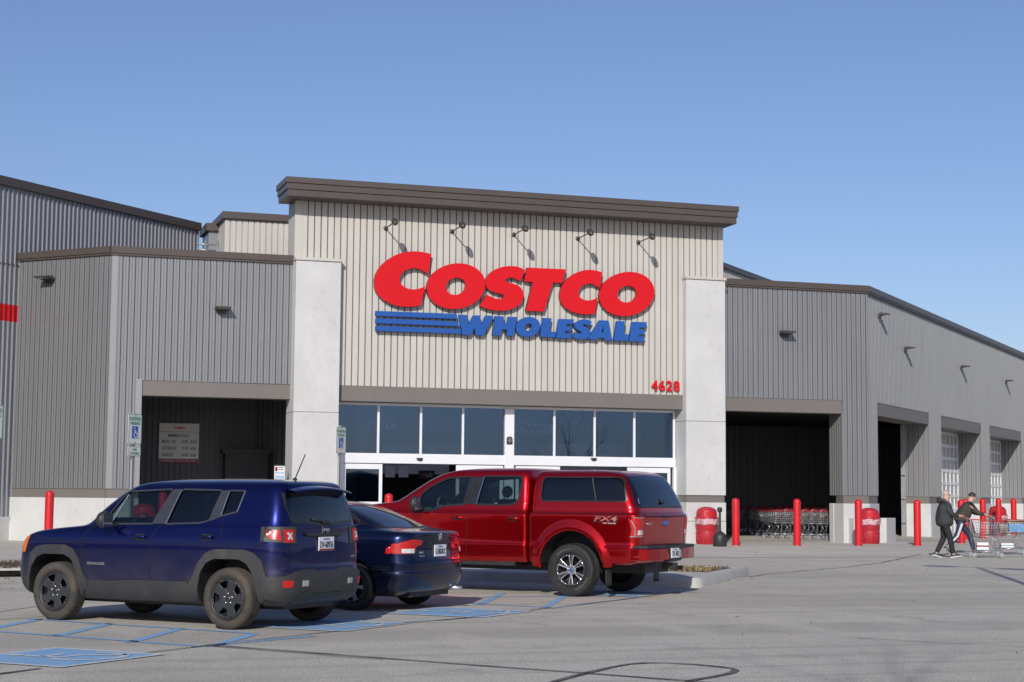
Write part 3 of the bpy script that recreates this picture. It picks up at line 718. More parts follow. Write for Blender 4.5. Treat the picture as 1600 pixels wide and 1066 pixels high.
def rs(pts,n):
    L=[0]
    for a,b in zip(pts,pts[1:]): L.append(L[-1]+math.dist(a,b))
    o=[]
    for k in range(n+1):
        d=L[-1]*k/n; i=0
        while i<len(L)-2 and d>L[i+1]: i+=1
        t=(d-L[i])/max(L[i+1]-L[i],1e-9); o.append(tuple(a+(b-a)*t for a,b in zip(pts[i],pts[i+1])))
    return o
def patch(mb,A,B,fn,off,th=0,nu=16,nv=4,mi=0):
    A=rs(A,nu);B=rs(B,nu)
    P=lambda i,j,o: fn(A[i][0]+(B[i][0]-A[i][0])*j/nv,A[i][1]+(B[i][1]-A[i][1])*j/nv,o)
    V=[P(i,j,off) for j in range(nv+1) for i in range(nu+1)]; F=[[j*(nu+1)+i,j*(nu+1)+i+1,(j+1)*(nu+1)+i+1,(j+1)*(nu+1)+i] for j in range(nv) for i in range(nu)]
    mb.add(V,F,mi,True)
    if th:
        bd=[(i,0) for i in range(nu)]+[(nu,j) for j in range(nv)]+[(i,nv) for i in range(nu,0,-1)]+[(0,j) for j in range(nv,0,-1)]
        n=len(bd); V=[P(i,j,off) for i,j in bd]+[P(i,j,off-th) for i,j in bd]
        mb.add(V,[[k,(k+1)%n,n+(k+1)%n,n+k] for k in range(n)],mi,False)
def line(mb,pts,fn,off,w,n=24,mi=0):
    pts=rs(pts,n); A=[];B=[]
    for i,p in enumerate(pts):
        a=pts[max(i-1,0)];b=pts[min(i+1,n)]; dx,dy=b[0]-a[0],b[1]-a[1]; l=math.hypot(dx,dy) or 1
        A.append((p[0]-dy/l*w/2,p[1]+dx/l*w/2));B.append((p[0]+dy/l*w/2,p[1]-dx/l*w/2))
    V=[fn(*a,off) for a in A]+[fn(*b,off) for b in B]; m=n+1
    mb.add(V,[[i,i+1,m+i+1,m+i] for i in range(n)],mi,True)
def SD(b,s=1): return lambda x,z,o:(x,s*(b.W(x,z)+o),z)
def RD(b): return lambda y,z,o:(b.XR(y,z)-o,y,z)
def FD(b): return lambda y,z,o:(b.XF(y,z)+o,y,z)
def prism_obj(poly,ax,a,b,mat):
    m=MB(); m.prism(poly,(lambda u,v,d:(u,d,v)) if ax=='y' else (lambda u,v,d:(d,u,v)),a,b); o=m.build('cut',mat); return o
# materials
def carpaint(name,col,metal,dirt=0,dz=(.3,.9),flake=.5):
    m=bpy.data.materials.new(name); m.use_nodes=True; t=m.node_tree; b=t.nodes['Principled BSDF']
    b.inputs['Metallic'].default_value=metal; b.inputs['Coat Weight'].default_value=1; b.inputs['Coat Roughness'].default_value=.02; b.inputs['Coat IOR'].default_value=1.36
    tc=t.nodes.new('ShaderNodeTexCoord'); sp=t.nodes.new('ShaderNodeSeparateXYZ'); t.links.new(tc.outputs['Object'],sp.inputs[0])
    n=t.nodes.new('ShaderNodeTexNoise'); n.inputs['Scale'].default_value=3.5; n.inputs['Detail'].default_value=7; t.links.new(tc.outputs['Object'],n.inputs['Vector'])
    mr=t.nodes.new('ShaderNodeMapRange'); mr.inputs[1].default_value=dz[0]; mr.inputs[2].default_value=dz[1]; mr.inputs[3].default_value=1; mr.inputs[4].default_value=0; t.links.new(sp.outputs[2],mr.inputs[0])
    mu=t.nodes.new('ShaderNodeMath'); mu.operation='MULTIPLY'; t.links.new(mr.outputs[0],mu.inputs[0]); t.links.new(n.outputs[0],mu.inputs[1])
    m2=t.nodes.new('ShaderNodeMath'); m2.operation='MULTIPLY'; m2.inputs[1].default_value=dirt*1.7; m2.use_clamp=True; t.links.new(mu.outputs[0],m2.inputs[0])
    # light road film everywhere
    m3=t.nodes.new('ShaderNodeMath'); m3.operation='MULTIPLY_ADD'; m3.inputs[1].default_value=.04*dirt+.012; t.links.new(n.outputs[0],m3.inputs[0]); t.links.new(m2.outputs[0],m3.inputs[2]); m3.use_clamp=True
    mx=t.nodes.new('ShaderNodeMix'); mx.data_type='RGBA'; mx.inputs[6].default_value=(*col,1); mx.inputs[7].default_value=(.20,.18,.15,1); t.links.new(m3.outputs[0],mx.inputs[0]); t.links.new(mx.outputs[2],b.inputs['Base Color'])
    r=t.nodes.new('ShaderNodeMapRange'); r.inputs[3].default_value=.26; r.inputs[4].default_value=.8; t.links.new(m3.outputs[0],r.inputs[0]); t.links.new(r.outputs[0],b.inputs['Roughness'])
    c=t.nodes.new('ShaderNodeMapRange'); c.inputs[2].default_value=.6; c.inputs[3].default_value=1; c.inputs[4].default_value=.1; t.links.new(m3.outputs[0],c.inputs[0]); t.links.new(c.outputs[0],b.inputs['Coat Weight'])
    return m
MT['pj']=carpaint('deep_blue_car_paint',(.004,.008,.095),.85,.42,(.35,.95))
MT['pc']=carpaint('dark_blue_car_paint',(.004,.011,.052),.8,.25,(.2,.6))
MT['pf']=carpaint('ruby_red_car_paint',(.54,.001,.006),.88,.06,(.4,.7))
MT['clad']=pm('dusty_grey_plastic',(.030,.031,.035),.55,noise=[(1.6,(1,1,1),(.050,.049,.046),.42,.68,.85),(5,(1,1,.5),(.085,.078,.068),.56,.74,.6),(40,(1,1,1),(.03,.03,.032),.5,.65,.5)])
MT['tyd']=pm('muddy_tyre_rubber',(.032,.030,.028),.8,noise=[(4,(1,1,1),(.075,.060,.046),.38,.62,.85),(22,(1,1,1),(.11,.085,.062),.56,.72,.5)])
MT['tyre']=pm('black_tyre_rubber',(.018,.018,.019),.5,noise=[(8,(1,1,1),(.035,.034,.032),.45,.7,.7)])
MT['rimd']=pm('dark_grey_wheel',(.05,.053,.06),.4,.5,noise=[(6,(1,1,1),(.08,.075,.068),.45,.7,.6)])
MT['alu']=pm('machined_alloy',(.55,.56,.58),.25,.8,noise=[(12,(1,1,1),(.42,.43,.45),.5,.7,.5)])
MT['chrome']=pm('chrome',(.8,.8,.82),.1,1,noise=[(9,(1,1,1),(.7,.7,.72),.5,.7,.4)])
MT['redl']=pm('red_lamp_lens',(.50,.008,.008),.3,coat=.4,noise=[(40,(1,1,1),(.3,.004,.004),.5,.6,.6)])
MT['amber']=pm('amber_lens',(.75,.18,.02),.15,coat=1,noise=[(40,(1,1,1),(.6,.12,.01),.5,.6,.6)])
MT['clearl']=pm('clear_lamp_lens',(.6,.6,.6),.1,coat=1,noise=[(60,(1,1,1),(.35,.33,.33),.5,.6,.7)])
MT['tint']=glassmat('privacy_car_glass',(.035,.045,.055),1,.01,.02)
MT['cgl']=glassmat('car_glass',(.34,.42,.42),1,.01,.02)
MT['rgl']=glassmat('rear_car_glass',(.10,.12,.15),1,.01,.06)
MT['trim']=pm('black_window_trim',(.014,.014,.016),.35,noise=[(9,(1,1,1),(.03,.03,.03),.45,.7,.5)])
MT['trimg']=pm('grey_window_trim',(.035,.037,.045),.3,noise=[(9,(1,1,1),(.05,.05,.055),.45,.7,.5)])
MT['letr']=pm('faded_tyre_lettering',(.30,.27,.20),.6,noise=[(30,(1,1,1),(.12,.11,.09),.42,.6,.9)])
MT['seam']=pm('panel_gap',(.004,.004,.005),.9)
MT['seat']=pm('dark_seat_cloth',(.03,.03,.033),.8,noise=[(12,(1,1,1),(.05,.05,.052),.45,.7,.6)])
MT['seatg']=pm('grey_seat_cloth',(.33,.35,.34),.8,noise=[(12,(1,1,1),(.27,.28,.28),.45,.7,.6)])
MT['plate']=pm('licence_plate_white',(.72,.73,.76),.35,noise=[(6,(1,1,1),(.65,.66,.68),.45,.7,.5)])
def wheel(car,x,y,r,w,rr,style,tmat,rmat,s=1,letters=None):
    """s=+1 outer face towards +y"""
    t=MB(); c=(x,y,r); hw=w/2
    pf=[(rr,-hw*.75),(rr+.02,-hw*.95),(r-.07,-hw),(r-.025,-hw*.93),(r-.004,-hw*.72),(r,-hw*.4),(r,-hw*.36),(r-.012,-hw*.34),(r-.012,-hw*.24),(r,-hw*.22),(r,-hw*.04),(r-.012,-hw*.02)]
    pf=pf+[(a,-b) for a,b in pf[::-1]]
    prof=[(a,b*s) for a,b in pf]
    t.lathe(prof,c,'y',48); wo=t.build('wheel',tmat,car); fixn(wo); 
    wo.data.set_sharp_from_angle(angle=R(40))
    yo=y+s*hw*.78
    q=MB(); q.lathe([(rr+.004,0),(rr+.006,.012*s),(rr-.012,.014*s),(rr-.02,-.03*s),(rr-.03,-.09*s),(rr-.04,-.13*s),(.0001,-.135*s)],(x,yo,r),'y',48,mi=1)
    # barrel dark + face disc with holes
    nT=150;rings=[.0001,.03,.06]+[.06+(rr-.085+.02)*k/11 for k in range(1,12)]+[rr-.012]
    def face(rad,th):
        f=rad/rr
        if style=='five':
            a=(th/(2*math.pi)*5+.5)%1-.5; hole=(.50<f<.86) and abs(a)<(.17+.10*(f-.5)/.36); d=-.012-.02*(1-f)+ (-.012 if abs(a)<.02 else 0)
            return hole,d,0
        if style=='six':
            a=(th/(2*math.pi)*6)%1-.5; hole=(.34<f<.93) and abs(a)>(.20+.0*(f)); m=1 if (.30<f<.93 and abs(a)<.135) else 0
            return hole,-.03+.022*f-(.012 if m else 0),(2 if m else 0)
        a=(th/(2*math.pi)*5)%1-.5; hole=(.30<f<.9) and abs(a)>(.11+.05*(1-f)); return hole,-.045+.035*f,0
    V=[];
    for rad in rings:
        for k in range(nT):
            th=2*math.pi*k/nT; h,d,mm=face(rad,th); V.append((x+rad*math.cos(th),yo+s*d,r+rad*math.sin(th)))
    o=len(q.v); q.v+=V
    for i in range(len(rings)-1):
        for k in range(nT):
            rm=(rings[i]+rings[i+1])/2; th=2*math.pi*(k+.5)/nT; h,d,mm=face(rm,th)
            if h: continue
            q.f.append([o+i*nT+k,o+(i+1)*nT+k,o+(i+1)*nT+(k+1)%nT,o+i*nT+(k+1)%nT]); q.mi.append(0 if mm==0 else mm);q.sm.append(True)
    ro=q.build('rim',[rmat,MT['black'],MT['rimd']],wo); so_=ro.modifiers.new('s','SOLIDIFY'); so_.thickness=.016; so_.offset=-1 if s>0 else 1
    h=MB(); h.lathe([(.0001,.012*s),(.03,.01*s),(.034,0)],(x,yo-s*.03+s*.008,r),'y',16); 
    h.build('hub_cap',MT['signb'] if style=='six' else rmat,ro)
    l=MB()
    for k in range(5 if style!='six' else 6):
        a=2*math.pi*k/(5 if style!='six' else 6)+.3; l.lathe([(.012,-.01*s),(.012,.012*s),(.0001,.014*s)],(x+.057*math.cos(a),yo-s*.022,r+.057*math.sin(a)),'y',8)
    l.build('wheel_nuts',MT['alu'],ro)
    if letters:
        q=MB(); n=len(letters)
        for st_,word in letters:
            for i,ch in enumerate(word):
                a=R(st_-i*6.6); rad=(rr+r)/2-.012
                u=Vector((math.sin(a),0,-math.cos(a))); v=Vector((math.cos(a),0,math.sin(a)))
                # text faces +y: right = -x when looking from +y
                cc=Vector((x,yo+s*(hw*.22)+.001*s,r))+Vector((-math.cos(a)*-1,0,math.sin(a)))*rad
                vv=Vector((math.cos(a),0,math.sin(a))); uu=vv.cross(Vector((0,1,0))) 
                text('raised_letter',ch,MT['letr'],cc,uu,vv,.020,.028,.001,bold=.0,parent=wo)
    return wo
def seat(car,x,y,z,mat,h=.62,w=.5):
    m=MB(); m.box(x-.25,x+.25,y-w/2,y+w/2,z-.15,z)
    m.v=[v for v in m.v]
    F=lambda a,b,c:(x-.22-.28*c/h-a*.1,y+b*w/2,z+c)
    m.grid(lambda u,v:(x-.22-.22*v+.05*math.cos(math.pi*(u-.5)),y+(u-.5)*w*(1-.25*v**3),z-.1+v*h),8,8)
    m.grid(lambda u,v:(x-.34-.22*v,y+(u-.5)*w*(1-.25*v**3),z-.1+v*h),8,8)
    m.ell((x-.48,y,z+h+.02),.07,.14,.10,14,10)
    m.tube([(x-.45,y-.05,z+h-.12),(x-.48,y-.05,z+h)],.008,6); m.tube([(x-.45,y+.05,z+h-.12),(x-.48,y+.05,z+h)],.008,6)
    return m.build('seat',mat,car)
def plate(car,x,z,txt,top,w=.305,h=.155,tilt=0,y=0,bandc=None):
    m=MB(); m.box(x-.012,x,y-w/2,y+w/2,z-h/2,z+h/2); p=m.build('licence_plate',MT['plate'],car,bevel=.003)
    text('plate_number',txt,MT['ink'],(x-.0135,y,z-.008),(0,-1,0),(0,0,1),w*.84,h*.48,.002,bold=.01,parent=p)
    text('plate_state',top,MT['signb'],(x-.0135,y,z+h*.36),(0,-1,0),(0,0,1),w*.4,h*.13,.002,parent=p)
    if bandc: 
        b=MB(); b.box(x-.014,x-.0122,y-w/2+.006,y+w/2-.006,z-h/2+.004,z-h/2+.022); b.build('plate_band',bandc,p)
    return p
def handle(car,b,x,z,mat,w=.22,s=1):
    m=MB(); y=b.W(x,z); m.tube([(x-w/2,s*(y-.004),z),(x-w/2+.02,s*(y+.03),z+.004),(x+w/2-.02,s*(y+.03),z+.004),(x+w/2,s*(y-.004),z)],[.012,.015,.015,.012],10)
    o=m.build('door_handle',mat,car); 
    c=MB(); patch(c,[(x-.07,z+.035),(x+.07,z+.035)],[(x-.07,z-.035),(x+.07,z-.035)],SD(b,s),.0015,0,8,3); c.build('handle_recess',MT['trim'],o)
    return o
def mirror_(car,x,y,z,mat,s=1,h=.2,w=.2):
    m=MB(); m.tube([(x-.02,s*(y-.14),z-.06),(x,s*(y-.02),z-.05)],.03,8)
    m.ell((x,s*(y+.08),z),.09,w/2+.01,h/2,16,10); m.v=[(max(v[0],x-.05) if abs(v[1])>abs(s*(y-.03)) else v[0],v[1],v[2]) for v in m.v]
    o=m.build('wing_mirror',mat,car); g_=MB(); g_.box(x-.054,x-.051,s*(y+.08)-w*.4,s*(y+.08)+w*.4,z-h*.36,z+h*.36); g_.build('mirror_glass',MT['chrome'],o,bevel=.002); return o
# ---------------------------------------------------------------- blue compact SUV
def suv():
    car=thing('parked_suv','dark blue compact SUV with dusty grey wheel arches and muddy tyres, nearest the camera','car',(3.588,19.81,-.035),R(133.75),'cars parked in the reserved bays')
    rows=[(.27,-.60,3.10,.78,.26,.28),(.33,-.70,3.25,.85,.28,.28),(.45,-.75,3.32,.885,.29,.28),(.64,-.76,3.34,.90,.29,.28),(.68,-.735,3.33,.90,.25,.27),(.90,-.725,3.29,.898,.22,.26),
    (.99,-.72,3.22,.893,.22,.26),(1.05,-.715,3.06,.88,.21,.26),(1.09,-.71,2.76,.868,.2,.26),(1.13,-.715,2.36,.855,.2,.26),(1.17,-.71,2.26,.838,.2,.22),(1.30,-.69,2.12,.80,.19,.2),(1.45,-.655,1.93,.75,.18,.2),(1.555,-.62,1.77,.71,.18,.2),(1.61,-.60,1.65,.675,.18,.2),(1.645,-.56,1.48,.625,.17,.2),(1.67,-.46,1.2,.53,.16,.2),(1.685,-.25,.95,.38,.14,.2),(1.69,.0,.8,.25,.1,.1)]
    b=Body(rows,.07,.14,.035)
    m=MB(); b.shell(m,mi=0,milow=1,zlow=.49); o=m.build('body',[MT['pj'],MT['clad']],car)
    cuts=[]
    cv=MB(); b.shell(cv,1.0,1.64,ins=.05); 
    c_=cv.build('cut',MT['dark']); cuts.append(c_)
    fw_=[(1.90,1.15),(1.12,1.165),(.925,1.565),(1.62,1.535)]
    rw_=[(.915,1.165),(.42,1.185),(.31,1.215),(.215,1.555),(.80,1.565)]
    qw_=[(.16,1.265),(-.05,1.315),(-.10,1.55),(.115,1.555)]
    for p in (fw_,rw_,qw_): cuts.append(prism_obj(p,'y',-1.1,1.1,MT['dark']))
    cuts.append(prism_obj([(-.57,1.25),(.57,1.25),(.52,1.53),(-.52,1.53)],'x',-1.2,-.3,MT['dark']))
    cuts.append(prism_obj([(-.68,1.22),(.68,1.22),(.58,1.55),(-.58,1.55)],'x',1.4,2.6,MT['dark']))
    def arch(cx,sgn):
        return prism_obj([(cx+.42,.2),(cx+.40,.45),(cx+.36,.62),(cx+.28,.74),(cx+.17,.785),(cx-.17,.785),(cx-.28,.74),(cx-.36,.62),(cx-.40,.45),(cx-.42,.2)],'y',sgn*.52,sgn*1.2,MT['black'])
    for cx in (0,2.565):
        for s in (1,-1): cuts.append(arch(cx,s))
    boolean(o,cuts)
    for s,nm in ((1,'l'),(-1,'r')):
        f=SD(b,s)
        for cx in (0,2.565):
            m=MB()
            out=[(-.60,.42),(-.535,.60),(-.47,.78),(-.36,.865),(-.24,.895),(.17,.895),(.30,.845),(.39,.74),(.475,.56),(.56,.46)]
            inn=[(-.42,.30),(-.40,.45),(-.36,.62),(-.28,.74),(-.17,.787),(.17,.787),(.28,.74),(.36,.62),(.40,.45),(.42,.30)]
            if cx>1: out=[(-.56,.46),(-.475,.56),(-.40,.74),(-.31,.85),(-.18,.90),(.14,.897),(.29,.87),(.39,.78),(.42,.52),(.50,.42)]
            patch(m,[(cx+a,c) for a,c in out],[(cx+a,c) for a,c in inn],f,.022,.04,40,4)
            m.build('wheel_arch_trim',MT['clad'],car)
        m=MB(); patch(m,[(.55,.52),(1.3,.515),(2.05,.48)],[(.45,.30),(1.3,.28),(2.1,.28)],f,.016,.03,24,4)
        m.build('door_cladding',MT['clad'],car)
        m=MB()
        for pts in ([(1.99,1.15),(2.12,1.03),(2.13,.68),(2.09,.47)],[(.99,1.15),(1.09,1.0),(1.095,.32)],[(.12,1.24),(.11,.99),(.15,.90)],[(2.12,.90),(2.9,1.0)],[(-.40,.92),(-.52,1.0),(-.62,1.05)]): line(m,pts,f,.0016,.009)
        m.build('panel_gaps',MT['seam'],car)
        m=MB()
        for p in (fw_,rw_,qw_): line(m,p+[p[0]],f,.003,.02,40)
        patch(m,[(1.12,1.165),(.925,1.565)],[(.915,1.165),(.80,1.565)],f,.004,0,6,3); patch(m,[(.31,1.2),(.215,1.555)],[(.16,1.255),(.115,1.555)],f,.004,0,6,3)
        m.build('window_trim',MT['trimg'],car)
        m=MB()
        patch(m,[(1.90,1.15),(1.62,1.535)],[(1.12,1.165),(.925,1.565)],f,-.012,0,10,8); m.build('window',MT['cgl'],car)
        m=MB(); patch(m,[(.915,1.165),(.80,1.565)],[(.36,1.185),(.215,1.555)],f,-.012,0,10,8); m.build('window',MT['tint'],car)
        m=MB(); patch(m,[(.16,1.265),(.115,1.555)],[(-.05,1.315),(-.10,1.55)],f,-.012,0,8,4); m.build('window',MT['tint'],car)
        for ln_,o_,w_ in (([(1.755,1.16),(1.60,1.50)],.002,.022),([(.80,1.555),(.92,1.17)],.006,.008),([(.112,1.55),(.158,1.27)],.006,.008),([(-.10,1.55),(-.055,1.31)],.006,.008)):
            m=MB(); line(m,ln_,f,o_,w_,10); m.build('window_divider',MT['alu'],car)
        handle(car,b,1.26,1.01,MT['pj'],.2,s); handle(car,b,.30,1.025,MT['pj'],.2,s)
        mirror_(car,1.68,.94,1.20,MT['black'],s,.21,.2)
        m=MB(); patch(m,[(2.99,1.0),(3.10,.985)],[(3.05,.80),(3.16,.80)],f,.006,.01,4,4); m.build('side_marker',MT['amber'],car)
        # rear lamp cluster
        g=RD(b); ys=[.56,.66,.76,.84,.88]
        m=MB(); patch(m,[(s*.55,1.155),(s*.872,1.155)],[(s*.56,.955),(s*.872,.99)],g,.02,.05,10,4); L=m.build('tail_lamp_housing',MT['clad'],car)
        m=MB(); patch(m,[(s*.60,1.125),(s*.735,1.125)],[(s*.60,.98),(s*.735,.98)],g,.027,.01,8,4); patch(m,[(s*.77,1.12),(s*.858,1.12)],[(s*.77,1.0),(s*.84,1.02)],g,.027,.01,5,4); m.build('tail_lamp',MT['redl'],L)
        m=MB(); line(m,[(s*.635,1.09),(s*.70,1.015)],g,.031,.026,4); line(m,[(s*.635,1.015),(s*.70,1.09)],g,.031,.026,4); m.build('lamp_cross',MT['clearl'],L)
        # bumper lamp
        m=MB(); patch(m,[(s*.66,.56),(s*.78,.56)],[(s*.66,.485),(s*.78,.485)],g,.045,.03,6,3); m.build('bumper_reflector',MT['redl'],car)
        m=MB(); patch(m,[(s*.40,.555),(s*.50,.555)],[(s*.40,.49),(s*.50,.49)],g,.042,.02,6,3); m.build('bumper_insert',MT['sgrey'],car)
    g=RD(b)
    # rear bumper wraps round the corners
    m=MB()
    def band(z0,z1,off,th,x1=-.47,n=60,nz=4,shape=None):
        def fnc(u,v,o):
            # u 0..1 from left side x1 round the tail to right side x1
            h=b.half(v); pts=[(x,y) for x,y in h if x<=x1+.02 and y>=0][:]
            pts=pts[::-1]; full=pts+[(x,-y) for x,y in pts[::-1][1:]]
            p=rs(full,200)[int(round(u*200))]; q0=rs(full,200)[max(int(round(u*200))-1,0)];q1=rs(full,200)[min(int(round(u*200))+1,200)]
            t=Vector((q1[0]-q0[0],q1[1]-q0[1])).normalized(); nn=Vector((t.y,-t.x))
            if nn.x*(-1)*(1 if abs(t.y)>.5 else 0)<0 : nn=-nn
            c=Vector((p[0]-.5,p[1])); 
            if nn.dot(c)<0: nn=-nn
            return (p[0]+nn.x*o,p[1]+nn.y*o,v)
        return fnc
    fb=band(0,0,0,0)
    top=[(0,.60),(.12,.61),(.20,.66),(.30,.675),(.36,.675),(.38,.655),(.62,.655),(.64,.675),(.70,.675),(.80,.66),(.88,.61),(1,.60)]
    bot=[(0,.36),(.12,.31),(.25,.30),(.75,.30),(.88,.31),(1,.36)]
    patch(m,top,bot,fb,.035,.05,60,6); m.build('rear_bumper',MT['clad'],car)
    m=MB(); patch(m,[(-.46,.42),(-.34,.45),(-.30,.40),(.30,.40),(.34,.45),(.46,.42)],[(-.58,.30),(.58,.30)],g,.048,.05,30,3); m.build('bumper_skid_panel',MT['black'],car)
    # hatch details
    m=MB()
    for pts in ([(-.66,.69),(-.66,1.0),(-.70,1.2)],[(.66,.69),(.66,.92)],[(-.60,.685),(.60,.685)],[(.54,.95),(.54,1.17)],[(-.6,1.17),(0,1.14),(.6,1.17)]): line(m,pts,g,.0016,.009)
    m.build('panel_gaps',MT['seam'],car)
    m=MB(); patch(m,[(-.40,1.08),(.40,1.08)],[(-.34,1.045),(.34,1.045)],g,.03,.03,16,2); patch(m,[(-.40,1.062),(.40,1.062)],[(-.32,1.03),(.32,1.03)],g,.003,0,16,2); m.build('hatch_grip',MT['black'],car)
    m=MB(); patch(m,[(-.62,1.53),(0,1.55),(.62,1.53)],[(-.60,1.21),(0,1.17),(.60,1.21)],g,.003,0,24,10); m.build('rear_window',MT['rgl'],car)
    m=MB(); line(m,[(-.62,1.535),(-.645,1.36),(-.60,1.21),(0,1.168),(.60,1.21),(.645,1.36),(.62,1.535)],g,.004,.03,60); m.build('rear_window_trim',MT['trim'],car)
    # spoiler, wiper, aerial
    m=MB(); 
    def sp_(u,v):
        y=(u-.5)*1.14; return (-.53-.17*math.sin(math.pi*v/2)-.04*(1-(2*u-1)**2),y,1.625-.045*v-.045*(2*u-1)**2)
    m.grid(sp_,20,6); m.grid(lambda u,v:(lambda p:(p[0],p[1],p[2]-.008-.035*(1-v)))(sp_(u,v)),20,6,flip=True)
    m.grid(lambda u,v:(lambda p:(p[0],p[1],p[2]-.008*v))(sp_(u,1)),20,1); m.build('roof_spoiler',MT['pj'],car)
    m=MB(); m.tube([(b.XR(0,1.2)-.02,-.02,1.20),(b.XR(.2,1.26)-.025,.25,1.235)],.012,6); m.ell((b.XR(0,1.2)-.01,-.03,1.195),.03,.1,.025); m.build('rear_wiper',MT['black'],car)
    m=MB(); m.lathe([(.035,0),(.02,.03),(.0,.035)],(-.28,-.0,1.675),'z',12); m.tube([(-.28,0,1.69),(-.42,0,1.98)],.007,6); m.build('roof_aerial',MT['black'],car)
    text('emblem','Jeep',MT['chrome'],(b.XR(0,1.12)-.004,0,1.115),(0,-1,0),(0,0,1),.16,.065,.006,bold=.02,parent=car)
    text('badge','SPORT',MT['chrome'],(b.XR(.62,.79)-.004,-.60,.80),(-.1,-1,0),(0,0,1),.12,.022,.004,parent=car)
    text('badge','RENEGADE',MT['chrome'],(1.90,b.W(1.9,.69)+.002,.69),(-1,0,0),(0,0,1),.26,.032,.004,bold=.02,parent=car)
    plate(car,b.XR(0,.94)-.006,.955,'DV-68936','ILLINOIS',bandc=MT['ssred'])
    # windscreen, grille, lamps at the front
    m=MB(); patch(m,[(-.60,1.56),(.60,1.56)],[(-.70,1.20),(.70,1.20)],FD(b),-.01,0,20,8); m.build('windscreen',MT['cgl'],car)
    m=MB(); patch(m,[(-.5,.95),(.5,.95)],[(-.5,.78),(.5,.78)],FD(b),.006,.02,16,3); m.build('grille',MT['black'],car)
    for s in (1,-1):
        m=MB(); c=(b.XF(.50,.88)-.01,s*.50,.87); m.lathe([(.1,-.04),(.1,.0),(.08,.008),(.0001,.012)],c,'x',20); m.build('headlight',MT['clearl'],car)
    for x in (0,2.565):
        for s in (1,-1): wheel(car,x,s*.77,.345,.225,.235,'five',MT['tyd'],MT['rimd'],s)
    m=MB(); m.box(-.5,2.9,-.5,.5,.22,.34); m.tube([(0,-.7,.33),(0,.7,.33)],.05); m.tube([(2.565,-.7,.33),(2.565,.7,.33)],.05); m.build('underbody',MT['black'],car)
    for x,y in ((1.45,.36),(1.45,-.36),(.55,.36),(.55,-.36)): seat(car,x,y,.98 if x>1 else 1.0,MT['seat'],.38 if x>1 else .34)
    m=MB(); m.grid(lambda u,v:(1.95-.12*v,(u-.5)*1.3,1.08+.10*math.sin(v*math.pi)),8,4); m.lathe([(.17,0),(.185,.012),(.17,.024)],(1.66,.36,1.10),'x',24); m.build('dashboard',MT['black'],car)
    return car
